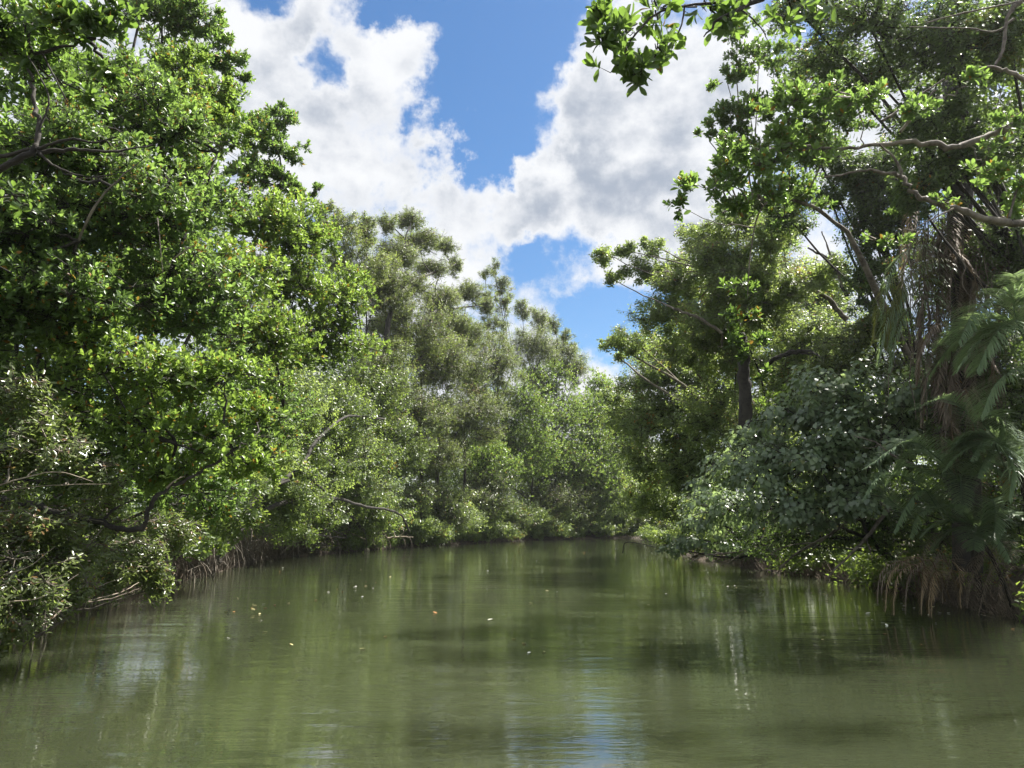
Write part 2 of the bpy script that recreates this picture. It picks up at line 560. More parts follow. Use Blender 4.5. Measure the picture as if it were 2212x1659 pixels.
def instanced_foliage(name, sp, tip, D, tone, size, detail, rng, parent=None, origin=None):
    n = len(tip)
    az, pol, sp_ = np.arctan2(D[:, 1], D[:, 0]), np.arccos(np.clip(D[:, 2], -1, 1)), rng.uniform(0, 6.28, n)
    ca, sa, cp, sp2, cs, ss = np.cos(az), np.sin(az), np.cos(pol), np.sin(pol), np.cos(sp_), np.sin(sp_)
    m00, m10, m20 = ca * cp * cs - sa * ss, sa * cp * cs + ca * ss, -sp2 * cs
    m21, m22 = sp2 * ss, cp
    turn = np.stack((np.arctan2(m21, m22), -np.arcsin(np.clip(m20, -1, 1)), np.arctan2(m10, m00)), 1)
    if origin is None:
        origin = np.array(parent.location)
    me = bpy.data.meshes.new(name)
    me.vertices.add(n)
    me.vertices.foreach_set('co', (tip - origin).astype(np.float32).ravel())
    me.attributes.new('turn', 'FLOAT_VECTOR', 'POINT').data.foreach_set('vector', turn.astype(np.float32).ravel())
    me.attributes.new('scl', 'FLOAT', 'POINT').data.foreach_set('value', (size * rng.uniform(.6, 1.2, n)).astype(np.float32))
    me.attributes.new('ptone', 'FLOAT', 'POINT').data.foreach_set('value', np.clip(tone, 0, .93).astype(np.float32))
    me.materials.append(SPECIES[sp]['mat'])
    ob = bpy.data.objects.new(name, me)
    ob.location = origin
    link(ob, parent)
    md = ob.modifiers.new('leafy_twig_tips', 'NODES')
    md.node_group = rosette_objects(sp, detail)
    COUNT[0] += n
    return ob


COUNT = [0]


def foliage(sp, g, parent, detail, singles=0, bark=None, twig_r=.006, tw=1.0, rng=None):
    if tw > 0:
        k = np.ones(len(g['ta']), bool) if tw >= 1 else rng.random(len(g['ta'])) < tw
        V1, L1, S1 = seg_arrays(g['ta'][k], g['tb'][k], np.full(k.sum(), twig_r), np.full(k.sum(), twig_r * .5))
        V2, L2, S2 = tube_arrays(g['sub'], 3)
        tag(solid_from('twigs', np.vstack((V1, V2)), np.concatenate((L1, L2 + len(V1))), np.concatenate((S1, S2)), bark, parent), kind='stuff')
    if SPECIES[sp]['style'] == 'drape':
        lf = leafset(SPECIES[sp], g['tb'], g['D'], g['out'], g['tone'], rng, g['size'], g['droop'])
        lf['L'], lf['W'] = lf['L'] * (k_ := rng.uniform(.65, 1.15, len(lf['L']))), lf['W'] * k_
        zadd(lf['O'] + lf['A'] * (lf['L'] * .5)[:, None])
        pending.append((sp, lf, parent, detail, singles, None))
    else:
        zadd(g['tb'])
        pending.append((sp, g, parent, detail, singles, rng))


def show_order(C, weight):
    """how large each of the points shows in the picture, nothing for the hidden ones"""
    u, v, d = project(C)
    i, j = (u / 2212 * W_).astype(int), (v / 1659 * H_).astype(int)
    inv = (i >= 2) & (i < W_ - 2) & (j >= 2) & (j < H_ - 2)
    vis = np.zeros(len(C), bool)
    vis[inv] = d[inv] < zbuf[j[inv], i[inv]] + .07
    return np.where(vis, weight / d ** 2, 0)


TRIS = [0]


def flush_foliage():
    """the leaves that show largest become single parts, the rest one mass per plant"""
    from mathutils import Matrix
    for sp, g, parent, detail, singles, rng in pending:
        if rng is not None:
            n = len(g['tb'])
            rest = np.ones(n, bool)
            if singles:
                score = show_order(g['tb'], np.ones(n) * (.6 + .4 * np.abs(g['D'][:, 0])))
                pk = np.argsort(-score)[:max(1, singles // SPECIES[sp]['n'])]
                pk = pk[score[pk] > 0]
                rest[pk] = False
            tag(instanced_foliage('foliage', sp, g['tb'][rest], g['D'][rest], g['tone'][rest], g['size'], detail, rng, parent), kind='stuff')
            if not singles:
                continue
            g = leafset(SPECIES[sp], g['tb'][pk], g['D'][pk], g['out'][pk], g['tone'][pk], rng, g['size'], g['droop'])
            pick = np.arange(len(g['O']))
        else:
            n = len(g['O'])
            rest = np.ones(n, bool)
            C = g['O'] + g['A'] * (g['L'] * .5)[:, None]
            facing = np.abs((g['N'] * nrm(C - np.array((0, 0, CAM_H)))).sum(1))
            score = show_order(C, g['L'] * g['W'] * facing)
            pick = np.argsort(-score)[:singles]
            pick = pick[score[pick] > 0]
            rest[pick] = False
            V, L, S_, nf = leaf_arrays(g['O'][rest], g['A'][rest], g['N'][rest], g['L'][rest], g['W'][rest], detail)
            TRIS[0] += int((S_ - 2).sum())
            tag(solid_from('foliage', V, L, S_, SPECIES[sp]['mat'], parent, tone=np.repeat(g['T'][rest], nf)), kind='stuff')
        ms = single_leaf_meshes(sp)
        S = np.cross(g['N'], g['A'])
        base = SPECIES[sp]['L']
        for q in pick:
            ob = bpy.data.objects.new('leaf', ms[q % 3])
            a, nn, s = g['A'][q], g['N'][q], S[q]
            k = g['L'][q] / base
            o = g['O'][q] - np.array(parent.location)
            ob.matrix_basis = Matrix(((a[0] * k, s[0] * k, nn[0] * k, o[0]), (a[1] * k, s[1] * k, nn[1] * k, o[1]),
                                      (a[2] * k, s[2] * k, nn[2] * k, o[2]), (0, 0, 0, 1)))
            col.objects.link(ob)
            ob.parent = parent


LEFT_BANK = [(-7.6, -30), (-7.3, 0), (-7.6, 8), (-8.6, 13), (-10.3, 19), (-10.9, 27), (-12.2, 36), (-12.0, 42), (-8.4, 56), (-3.5, 68), (2.2, 80), (10, 88), (17, 92), (30, 90), (60, 84)]
RIGHT_BANK = [(10.4, -30), (10.0, 0), (9.6, 12), (10.2, 17), (10.9, 23), (9.9, 30), (9.2, 38), (9.8, 45), (12.5, 52), (20, 60), (36, 66), (60, 70)]


def water_depth_field(X, Y):
    """negative inside the river, positive distance to the water's edge on land"""
    poly = np.array(LEFT_BANK + RIGHT_BANK[::-1], float)
    inside = np.zeros(X.shape, bool)
    dist = np.full(X.shape, 1e9)
    n = len(poly)
    for i in range(n):
        (x0, y0), (x1, y1) = poly[i], poly[(i + 1) % n]
        c = ((y0 > Y) != (y1 > Y)) & (X < (x1 - x0) * (Y - y0) / (y1 - y0 + 1e-9) + x0)
        inside ^= c
        dx, dy = x1 - x0, y1 - y0
        t = np.clip(((X - x0) * dx + (Y - y0) * dy) / (dx * dx + dy * dy), 0, 1)
        dist = np.minimum(dist, np.hypot(X - x0 - t * dx, Y - y0 - t * dy))
    return np.where(inside, -dist, dist)


def path_uvd(pts):
    return [P(*q) for q in pts]


def off_the_river(lobes, over=2.0):
    """push boughs of the far left bank back until they stand over land, keeping them where they appear"""
    out = []
    for l in lobes:
        l = list(l)
        d = l[2]
        while d < 120:
            p = P(l[0], l[1], d)
            if water_depth_field(p[0:1], p[1:2])[0] > -over:
                break
            d += .5
        l[2] = d + max(0, (l[2] - 30)) * .12
        out.append(tuple(l))
    return out


def tree(name, label, cat, sp, base, lobes, seed, group=None, lai=3.6, size=1.0, detail=0, singles=0, bark=None, trunk_r=.16, limbs=(),
         roots=0, sub=.42, tw=1.0, twig_r=.006, upward=.55, droop=0.0, limb_r=.06, trunk_to=None, lean=None, nsub=None, trunk=True, root_r=1.2):
    rng = np.random.default_rng(seed)
    bark = bark or BARK
    base = np.array(base, float)
    if seed in (25, 26, 27, 31, 32, 33, 34, 35, 36, 37, 38, 41, 42, 43, 45):
        d0 = np.mean([l[2] for l in lobes])
        lobes = off_the_river(lobes)
        limbs = [(off_the_river([tuple(q) for q in l[0]], 2.6), l[1] * 1.25, l[2] * 1.25, *l[3:]) for l in limbs]
        size = size * (np.mean([l[2] for l in lobes]) / d0) ** .6
        q = np.mean([P(*l[:3]) for l in lobes], 0)
        while water_depth_field(q[0:1], q[1:2])[0] < .8:
            q[1] += .5
        base[:2] = q[:2]
        trunk_to = None
    e = empty(name, base, label, cat, group)
    g = grow(sp, lobes, rng, lai, size, sub, nsub, upward, droop)
    cs = [c for c, r in g['cen']]
    cm = np.mean(cs, 0)
    zlow = min(c[2] for c in cs)
    J = np.array(trunk_to, float) if trunk_to is not None else np.array((base[0] * .45 + cm[0] * .55, base[1] * .45 + cm[1] * .55,
                                                                        base[2] + (cm[2] - base[2]) * .62))
    if trunk:
        mid = base * .5 + J * .5 + rng.normal(0, .12, 3) + (np.array(lean) if lean else 0)
        add_tube('trunk', [base - (0, 0, .5), base + (0, 0, .3), mid, J], trunk_r, trunk_r * .25, bark, e, 9, rng, trunk_r * .12, 5)
        tp = smooth_path([base, mid, J], 8)
        lp = np.vstack([smooth_path(path_uvd(q[0]), 6) for q in limbs]) if limbs else None
        for c in cs:
            # leave the trunk somewhere below the bough it carries, or the closest limb
            hs = tp[np.argmin(np.abs(tp[:, 2] - (base[2] + (c[2] - base[2]) * .55)))]
            lr = min(trunk_r * .55, limb_r)
            if lp is not None:
                dd = np.linalg.norm(lp - c, axis=1)
                if dd.min() < .8 * np.linalg.norm(hs - c):
                    hs = lp[dd.argmin()]
                    lr *= .4
            m1 = hs * .5 + c * .5 + rng.normal(0, .06, 3) * np.linalg.norm(c - hs) + (0, 0, -.08 * abs(c[2] - hs[2]))
            add_tube('branch', [hs, m1, c], lr, lr * .35, bark, e, 6, rng, .02, 5)
    for k, (pts, r0, r1, *mm) in enumerate(limbs):
        add_tube('branch', path_uvd(pts), r0, r1, mm[0] if mm else bark, e, 8, rng, min(r0 * .25, .025), 6, knots=.1 if r0 < .12 else .04)
    for k in range(roots):
        a = rng.uniform(0, 6.28)
        rr = rng.uniform(.5, 1.25) * root_r
        h = rng.uniform(.5, 1.5) * min(root_r, 1.3)
        dx = np.array((math.cos(a), math.sin(a) * .8, 0))
        s = base + (0, 0, h) + dx * .05
        add_tube('prop_root', [s, base + dx * rr * .55 + (0, 0, h * rng.uniform(.75, .95)), base + dx * rr + (0, 0, h * .25), base + dx * rr * 1.08 + (0, 0, -.4)],
                 rng.uniform(.018, .035), .013, ROOT, e, 5, rng, .012, 4)
    foliage(sp, g, e, detail, singles, bark, twig_r, tw, rng)
    return e


# ================================================================ the setting
def build_ground():
    rng = np.random.default_rng(5)
    near = np.arange(-46, 70, .6)
    xs = np.concatenate(([-2500, -900, -300, -120, -75, -58], near, [80, 100, 150, 400, 1000, 2500]))
    ys = np.concatenate(([-2500, -800, -200, -80, -45], np.arange(-31, 8, 2.), np.arange(8, 100, .6), [104, 112, 125, 160, 300, 900, 2600]))
    X, Y = np.meshgrid(xs, ys)
    D = water_depth_field(X, Y)
    wob = .35 * np.sin(X * 1.3 + 2.1 * np.sin(Y * .7)) + .3 * np.sin(Y * 1.9 + X * .4) + rng.normal(0, .12, X.shape)
    D = D + wob
    Z = np.where(D < 0, np.maximum(-1.6, D * .45), np.minimum(.05 + D * .22, .75 + D * .012)) + rng.normal(0, .03, X.shape)
    Z = np.clip(Z, -1.6, 3.0)
    V = np.stack((X, Y, Z), -1).reshape(-1, 3)
    ny, nx = X.shape
    a = (np.arange(ny - 1)[:, None] * nx + np.arange(nx - 1)[None]).ravel()
    L = np.stack((a, a + 1, a + 1 + nx, a + nx), -1).ravel()
    m, n = new_mat('muddy_bank')
    g = n.node('ShaderNodeTexCoord').outputs['Object']
    f, f2 = n.noise(g, 3.5, 8, .65), n.noise(g, 28, 4, .6)
    c = n.mix(n.ss(f, .35, .65), (.03, .022, .014, 1), (.08, .056, .036, 1))
    c = n.mix(n.ss(f2, .56, .66), c, (.13, .085, .05, 1))
    bp = n.node('ShaderNodeBump', {'Strength': .7, 'Distance': .06, 'Height': n.m('ADD', f, f2)})
    p = n.node('ShaderNodeBsdfPrincipled', {'Base Color': c, 'Roughness': .8, 'Normal': bp.outputs[0]})
    n.node('ShaderNodeOutputMaterial', {0: p.outputs[0]})
    tag(solid_from('ground', V, L, np.full(len(a), 4), m, smooth=True), kind='structure')


def build_water():
    m, n = new_mat('river_water')
    g = n.node('ShaderNodeTexCoord').outputs['Object']
    big = n.noise(g, .16, 3, .5)
    murk = n.mix(n.ss(big, .3, .7), (.027, .033, .016, 1), (.038, .045, .023, 1))
    # gust patches: some areas nearly still, others rippled
    gust = n.ss(n.noise(n.v('MULTIPLY', g, (.35, 1, 1)), .45, 3, .5), .38, .66, .35, 1.0)
    w1 = n.noise(n.v('MULTIPLY', g, (.22, 1.0, 1)), 2.0, 2, .5, .3)
    w2 = n.noise(n.v('MULTIPLY', g, (.24, 1.0, 1)), 6.0, 3, .6, .6)
    w3 = n.noise(n.v('MULTIPLY', g, (.26, 1.0, 1)), 17.0, 2, .5, .4)
    h = n.m('ADD', n.m('MULTIPLY', w1, .010), n.m('MULTIPLY', n.m('ADD', n.m('MULTIPLY', w2, .0070), n.m('MULTIPLY', w3, .0022)), gust))
    bp = n.node('ShaderNodeBump', {'Strength': 1.0, 'Distance': 1.0, 'Height': h})
    p = n.node('ShaderNodeBsdfPrincipled', {'Base Color': murk, 'Roughness': .01, 'IOR': 1.95, 'Normal': bp.outputs[0], 'Specular IOR Level': .5,
                                            'Subsurface Weight': 1.0, 'Subsurface Scale': 2.2}, subsurface_method='BURLEY')
    p.inputs['Subsurface Radius'].default_value = (1.0, 1.0, .7)
    n.node('ShaderNodeOutputMaterial', {0: p.outputs[0]})
    V = np.array([(-90, -60, 0), (95, -60, 0), (95, 130, 0), (-90, 130, 0)], float)
    tag(solid_from('river_water', V, np.array([0, 1, 2, 3]), np.array([4]), m), kind='structure')


build_ground()
build_water()


def on_bank(x, y):
    return np.array((x, y, .25))


# ================================================================ left bank trees
GL = 'trees along the river bank'
tree('overhanging_mangrove', 'dark leaved mangrove bough hanging in from the top left corner on black limbs', 'tree', 'deepmangrove', on_bank(-9.4, 7.2),
     [(50, 50, 7.4, 130, 95), (190, 65, 7.3, 105, 80), (110, 165, 8.0, 130, 60, .5, .7), (265, 45, 7.2, 65, 45), (-60, 200, 7.6, 110, 110, .5, .6), (240, 150, 7.7, 55, 45, .3, .8),
      (20, 420, 8.0, 70, 60, .4, .35)],
     11, GL, 5.0, .9, detail=2, singles=300, trunk_r=.2, trunk_to=P(-240, 330, 7.6),
     limbs=[([(-200, 190, 7.6), (-40, 122, 7.7), (90, 112, 7.5), (190, 85, 7.4)], .035, .012),
            ([(-240, 470, 7.6), (-60, 400, 7.4), (10, 362, 7.3), (75, 322, 7.3), (82, 270, 7.4), (76, 215, 7.5), (60, 150, 7.5)], .05, .014),
            ([(82, 330, 7.3), (160, 322, 7.4), (240, 328, 7.5), (330, 312, 7.7)], .024, .008),
            ([(80, 322, 7.3), (150, 300, 7.2), (200, 308, 7.2), (250, 296, 7.2)], .018, .006),
            ([(82, 326, 7.3), (120, 360, 7.3), (190, 382, 7.4), (270, 372, 7.5)], .015, .005),
            ([(-60, 338, 7.3), (20, 334, 7.3), (75, 318, 7.3)], .022, .018),
            ([(82, 285, 7.3), (105, 210, 7.3), (60, 120, 7.3)], .012, .006),
            ([(90, 112, 7.5), (120, 170, 7.5), (150, 230, 7.6)], .012, .005)])

tree('mangrove_tree', 'broad mangrove filling the left side behind the dark limbs, glossy mid green leaves', 'tree', 'mangrove', on_bank(-10.8, 13.5),
     [(120, 330, 10.5, 190, 110), (330, 290, 12, 140, 110), (60, 500, 10.3, 170, 110), (270, 470, 11, 180, 120), (430, 440, 13, 120, 100), (140, 660, 10.3, 190, 110),
      (390, 640, 12, 160, 120), (250, 200, 12, 150, 80), (-60, 620, 10, 120, 200)],
     12, GL, 7.8, .88, sub=.52, detail=2, singles=300, trunk_r=.24,
     limbs=[([(350, 640, 11.4), (395, 520, 11.2), (420, 440, 11.6), (470, 330, 12)], .035, .012), ([(170, 520, 9.9), (215, 430, 9.7), (300, 350, 9.8)], .02, .007, BARK_GREY),
            ([(340, 470, 10.2), (345, 520, 10.1), (352, 590, 10.2)], .009, .005, BARK_GREY), ([(375, 560, 10.0), (395, 545, 9.9), (420, 530, 9.9)], .011, .007, BARK_PALE)])

tree('mangrove_tree', 'tallest dark mangrove at the top left, its crown stepping down against the cloud', 'tree', 'mangrove', on_bank(-12.5, 21),
     [(350, 40, 18, 110, 100), (430, 45, 18, 66, 62), (500, 140, 18, 58, 42), (400, 170, 17, 110, 80), (460, 110, 18, 50, 55), (470, 240, 17, 80, 70), (330, -60, 18, 110, 70)],
     13, GL, 6.5, 1.05, detail=1, singles=120, trunk_r=.26, sub=.3)
tree('mangrove_tree', 'yellow green rounded mangrove crown below the tallest one at upper left', 'tree', 'limegreen', on_bank(-12.2, 18),
     [(400, 150, 16, 60, 48), (350, 210, 15, 80, 60), (450, 200, 16, 70, 50), (490, 290, 16, 70, 60), (390, 270, 15, 90, 60)],
     14, GL, 6.5, detail=1, singles=60, trunk_r=.18, sub=.3)
tree('mangrove_tree', 'mangrove with two round bronze green heads standing against the white cloud', 'tree', 'mangrove', on_bank(-13.4, 25),
     [(590, 262, 23, 58, 46), (610, 330, 23, 54, 55), (555, 300, 22, 50, 60), (600, 395, 23, 66, 50), (545, 380, 22, 60, 60), (690, 408, 23, 17, 16, .25), (655, 420, 23, 34, 26)],
     15, GL, 6.5, 1.1, detail=1, singles=0, trunk_r=.2, sub=.28, limbs=[([(600, 440, 22.6), (610, 380, 22.6), (600, 320, 22.8)], .05, .02), ([(640, 440, 22.8), (665, 422, 22.8), (690, 410, 22.8)], .02, .008)])
tree('mangrove_tree', 'bright yellow green mangrove sloping down to the middle of the left bank', 'tree', 'limegreen', on_bank(-12.8, 22),
     [(560, 480, 17, 105, 80), (645, 500, 19, 85, 75), (500, 620, 15, 110, 100), (640, 630, 20, 110, 90), (735, 630, 22, 62, 80), (710, 740, 22, 105, 85), (570, 740, 17, 110, 90), (710, 520, 21, 40, 50)],
     16, GL, 7, detail=1, singles=200, trunk_r=.22, limbs=[([(620, 900, 18), (600, 800, 17.5), (570, 700, 17)], .05, .02)])
tree('mangrove_tree', 'low mangrove boughs with sunlit lime rosettes leaning out over a black crooked limb', 'tree', 'limegreen', on_bank(-9.6, 12.6),
     [(310, 800, 10.6, 180, 62), (490, 820, 11, 120, 62), (250, 905, 10.3, 150, 50), (460, 940, 11, 140, 55), (555, 1000, 12, 78, 46), (340, 1010, 10.8, 130, 42), (560, 880, 12, 60, 50), (180, 740, 10.2, 110, 50, .5, .7)],
     17, GL, 6.2, .88, sub=.5, detail=2, singles=300, trunk_r=.16, trunk_to=P(60, 1040, 11.2), upward=.8,
     limbs=[([(-60, 1060, 10.6), (10, 1078, 10.6), (120, 1104, 10.4), (220, 1128, 10.3), (300, 1146, 10.3), (322, 1105, 10.3), (345, 1065, 10.3), (400, 1035, 10.4), (450, 1010, 10.5), (500, 975, 10.8)], .052, .016),
            ([(225, 1120, 10.3), (255, 1095, 10.3), (290, 1080, 10.3)], .02, .008), ([(380, 960, 10.4), (420, 972, 10.4), (460, 985, 10.5)], .016, .008),
            ([(360, 1055, 10.2), (375, 1040, 10.2), (400, 1028, 10.2)], .012, .006, BARK_PALE)])
tree('mangrove_tree', 'shadowed inner mangrove deep behind the sunlit lime boughs', 'tree', 'mangrove', on_bank(-11.8, 14.5),
     [(100, 830, 12, 200, 100), (330, 900, 13, 180, 120), (150, 1000, 12.5, 190, 90), (420, 1060, 15, 130, 70), (560, 900, 18, 110, 110), (40, 560, 12.5, 160, 160), (300, 640, 14, 170, 120), (120, 330, 13, 170, 130), (60, 130, 12, 140, 120)],
     18, GL, 5.5, detail=1, trunk_r=.2)

GS = 'waterside thicket bushes'
tree('thicket_bush', 'pale small leaved bush halfway up the left edge above the black limb', 'bush', 'thicket', on_bank(-8.6, 9.6),
     [(30, 850, 9.5, 90, 80), (100, 960, 9.4, 120, 75), (20, 1010, 9.2, 120, 80), (200, 1030, 9.8, 90, 50)],
     21, GS, 3.10, detail=1, singles=200, bark=BARK_GREY, trunk_r=.05, upward=.8,
     limbs=[([(-40, 1060, 9.0), (60, 1030, 9.0), (130, 1020, 9.0), (200, 1040, 9.1)], .009, .004, BARK_PALE), ([(-30, 1068, 9.1), (90, 1050, 9.1), (240, 1045, 9.2)], .007, .003, BARK_PALE)])
tree('thicket_bush', 'dense small leaved bush at the lower left corner trailing pale twigs into the river', 'bush', 'thicket', on_bank(-7.9, 10.2),
     [(60, 1150, 9.6, 130, 80), (40, 1260, 9.4, 110, 80), (170, 1200, 10.2, 110, 80), (20, 1345, 9.2, 70, 40), (160, 1270, 10, 90, 40, .5, .8), (-50, 1200, 9.3, 120, 150)],
     22, GS, 3.56, detail=1, singles=300, bark=BARK_GREY, trunk_r=.06, upward=.7,
     limbs=[([(50, 1372, 10.3), (100, 1345, 10.6), (150, 1310, 11), (240, 1292, 11.6), (300, 1272, 12)], .014, .006, ROOT),
            ([(190, 1298, 11.2), (260, 1280, 11.6), (300, 1258, 12)], .009, .004, BARK_PALE), ([(75, 1378, 10.3), (130, 1345, 10.4), (152, 1332, 10.4)], .018, .01),
            ([(110, 1330, 9.8), (180, 1280, 10), (260, 1250, 10.3)], .009, .004, BARK_PALE), ([(20, 1300, 9), (90, 1290, 9.1), (170, 1240, 9.3)], .009, .004, BARK_PALE),
            ([(-20, 1250, 9), (60, 1225, 9), (120, 1180, 9.1)], .008, .003, BARK_GREY)])
tree('thicket_bush', 'bush reaching farthest out over the water at lower left, tip of green leaves touching it', 'bush', 'thicket', on_bank(-9.6, 13.6),
     [(250, 1160, 12.4, 100, 70), (330, 1200, 12.6, 60, 60), (345, 1262, 12.6, 40, 28), (260, 1240, 12.2, 90, 40), (180, 1110, 12, 120, 50), (360, 1140, 14, 80, 50)],
     23, GS, 3.56, detail=1, singles=150, bark=BARK_GREY, trunk_r=.06, upward=.7)

# the tangle of stilt roots and dark limbs in the middle of the left bank
tree('stilt_root_mangrove', 'shaded mangrove standing on thin stilt roots just past the left bush', 'tree', 'broad', on_bank(-10.7, 23.5),
     [(430, 1090, 20, 90, 50), (520, 1110, 21, 80, 50), (470, 1150, 22, 80, 36), (400, 1160, 19, 70, 40), (620, 1020, 33, 70, 34, .8), (730, 1020, 39, 80, 34, .8), (690, 925, 35, 50, 26, .6), (560, 1050, 29, 50, 24, .6)],
     24, GL, 3.41, detail=1, trunk_r=.12, roots=22, root_r=1.6,
     limbs=[([(470, 1215, 28.7), (500, 1160, 29.6), (560, 1110, 31.4), (640, 1078, 34.2), (720, 1076, 37.9), (790, 1094, 41.6), (860, 1108, 44.3), (885, 1148, 46.2)], .12, .05),
            ([(500, 1150, 28.7), (540, 1090, 29.6), (600, 1045, 31.4), (650, 1005, 33.3), (690, 945, 35.2), (755, 900, 38.7), (830, 905, 42.5)], .13, .05),
            ([(645, 1010, 32.8), (665, 1030, 33.3), (700, 1060, 34.2)], .09, .05), ([(560, 1100, 28.7), (575, 1060, 29.6), (625, 1038, 30.5)], .09, .06)])
tree('stilt_root_mangrove', 'mangrove on pale arching roots below the long curved black limb', 'tree', 'broad', on_bank(-11.3, 31),
     [(620, 1100, 28, 90, 50), (700, 1110, 30, 80, 45), (640, 1150, 30, 70, 30)],
     25, GL, 3.10, detail=0, trunk_r=.16, roots=22, root_r=2.0)
tree('stilt_root_mangrove', 'stout straight trunk rising from black shade at the water behind the curved limb', 'tree', 'broad', on_bank(-7.6, 39),
     [(700, 900, 29, 105, 85), (800, 850, 31, 90, 85), (640, 960, 27, 90, 70), (760, 985, 31, 100, 60), (850, 960, 34, 80, 70), (800, 1110, 38, 60, 50)],
     26, GL, 6.5, detail=0, limbs=[([(776, 1196, 50), (772, 1130, 50), (778, 1050, 51)], .5, .4)], trunk_r=.42, roots=10, root_r=2.0, trunk_to=P(770, 1000, 37), limb_r=.16)
tree('riverside_tree', 'shadowy green tree hung with leaves between the curved limb and the olive crowns', 'tree', 'fresh', on_bank(-12.5, 33),
     [(620, 860, 30, 90, 90), (700, 980, 33, 110, 80), (560, 980, 27, 80, 80), (620, 1060, 33, 120, 60), (760, 1060, 36, 110, 50), (500, 1020, 24, 90, 70)],
     27, GL, 6.5, 1.2, detail=0, trunk_r=.22)

# olive brown trees stepping down towards the far bend
tree('olive_crowned_tree', 'bronze tinged tree joining the mangroves to the jagged treetops', 'tree', 'olive', on_bank(-15, 40),
     [(735, 490, 38, 58, 45), (790, 500, 39, 38, 42), (760, 580, 37, 80, 75), (830, 600, 40, 60, 60), (790, 470, 39, 14, 20), (700, 450, 37, 30, 24)],
     31, GL, 7, 1.25, detail=0, trunk_r=.3, sub=.26, tw=.5, twig_r=.012)
tree('olive_crowned_tree', 'gappy flat branched tree whose top is the highest in the middle of the skyline', 'tree', 'olive', on_bank(-13.5, 44),
     [(838, 482, 42, 26, 28), (882, 474, 42, 36, 30), (905, 518, 42, 56, 32), (955, 530, 42, 36, 20), (860, 550, 42, 56, 40), (930, 580, 42, 50, 26), (985, 575, 42, 20, 28), (880, 620, 42, 60, 36), (830, 640, 41, 60, 60), (950, 660, 42, 50, 40)],
     32, GL, 8, 1.1, detail=0, trunk_r=.3, sub=.42, tw=.5, twig_r=.012, limb_r=.14,
     limbs=[([(830, 860, 42), (835, 720, 42), (850, 660, 42), (885, 615, 42), (930, 590, 42), (975, 575, 42)], .18, .04), ([(850, 660, 42), (850, 600, 42), (870, 540, 42), (880, 500, 42)], .12, .03)])
tree('olive_crowned_tree', 'tree with a horizontal spray of leaves reaching right below the tallest top', 'tree', 'olive', on_bank(-10, 47),
     [(960, 640, 45, 46, 24), (1010, 635, 45, 40, 30), (1045, 660, 45, 26, 24), (970, 690, 45, 60, 30), (1000, 720, 46, 60, 40)],
     33, GL, 8, 1.1, detail=0, trunk_r=.25, sub=.42, tw=.4, twig_r=.012, limb_r=.12, limbs=[([(900, 720, 46), (935, 675, 46), (990, 665, 46), (1030, 660, 46)], .10, .04)])
tree('spire_tree', 'small airy tree with a pointed top standing apart on the skyline', 'tree', 'olive', on_bank(-7.5, 48),
     [(1068, 582, 46, 14, 28), (1048, 592, 46, 22, 14), (1082, 618, 46, 30, 26), (1060, 640, 46, 30, 14), (1090, 660, 46, 24, 24), (1065, 700, 46, 40, 26), (1100, 640, 46, 12, 10)],
     34, GL, 5, 1.15, detail=0, trunk_r=.14, sub=.36, tw=.5, twig_r=.012, trunk_to=P(1072, 590, 46))
tree('olive_crowned_tree', 'grey green tree with feathery upright tips descending towards the blue gap', 'tree', 'olive', on_bank(-2.5, 60),
     [(1128, 668, 56, 22, 26), (1165, 690, 56, 26, 30), (1195, 700, 56, 18, 26), (1222, 725, 56, 18, 20), (1150, 750, 56, 70, 44), (1215, 770, 57, 44, 40), (1245, 800, 58, 30, 40), (1238, 748, 57, 10, 16)],
     35, GL, 7.5, 1.2, detail=0, trunk_r=.25, sub=.36, tw=.5, twig_r=.014, upward=1.0)
tree('olive_crowned_tree', 'wide olive brown tree bulging in the middle of the left bank, branches showing through', 'tree', 'olive', on_bank(-12, 45),
     [(890, 720, 41, 120, 80), (820, 800, 38, 80, 90), (950, 800, 42, 110, 90), (1050, 790, 46, 90, 80), (880, 900, 41, 90, 80), (1000, 910, 46, 110, 80), (930, 990, 46, 80, 50)],
     36, GL, 7.5, 1.3, detail=0, trunk_r=.35, sub=.3, tw=.6, twig_r=.010,
     limbs=[([(900, 780, 40), (940, 745, 40), (985, 715, 40)], .07, .02), ([(1040, 800, 43), (1065, 760, 43), (1072, 730, 43)], .06, .02), ([(850, 930, 38), (880, 900, 38), (930, 880, 38)], .09, .03), ([(1130, 820, 50), (1160, 790, 50), (1175, 760, 50)], .08, .02)])
tree('riverside_tree', 'fresh green tree between the olive bulge and the bright far bend', 'tree', 'limegreen', on_bank(-1.8, 62),
     [(1120, 880, 55, 80, 70), (1190, 900, 58, 80, 70), (1130, 970, 56, 90, 60), (1210, 1000, 60, 80, 60), (1060, 1000, 52, 70, 50), (1180, 820, 58, 70, 40)],
     37, GL, 7, 1.5, detail=0, trunk_r=.3, tw=.5, twig_r=.014)
tree('riverside_tree', 'glowing yellow green tree closing the river at the bend', 'tree', 'limegreen', on_bank(5, 86),
     [(1270, 900, 68, 55, 60), (1320, 880, 76, 70, 44), (1260, 980, 70, 70, 70), (1340, 960, 76, 60, 70), (1300, 1050, 74, 80, 50), (1290, 830, 72, 30, 36)],
     38, GL, 7, 1.9, detail=0, trunk_r=.35, tw=.4, twig_r=.018)
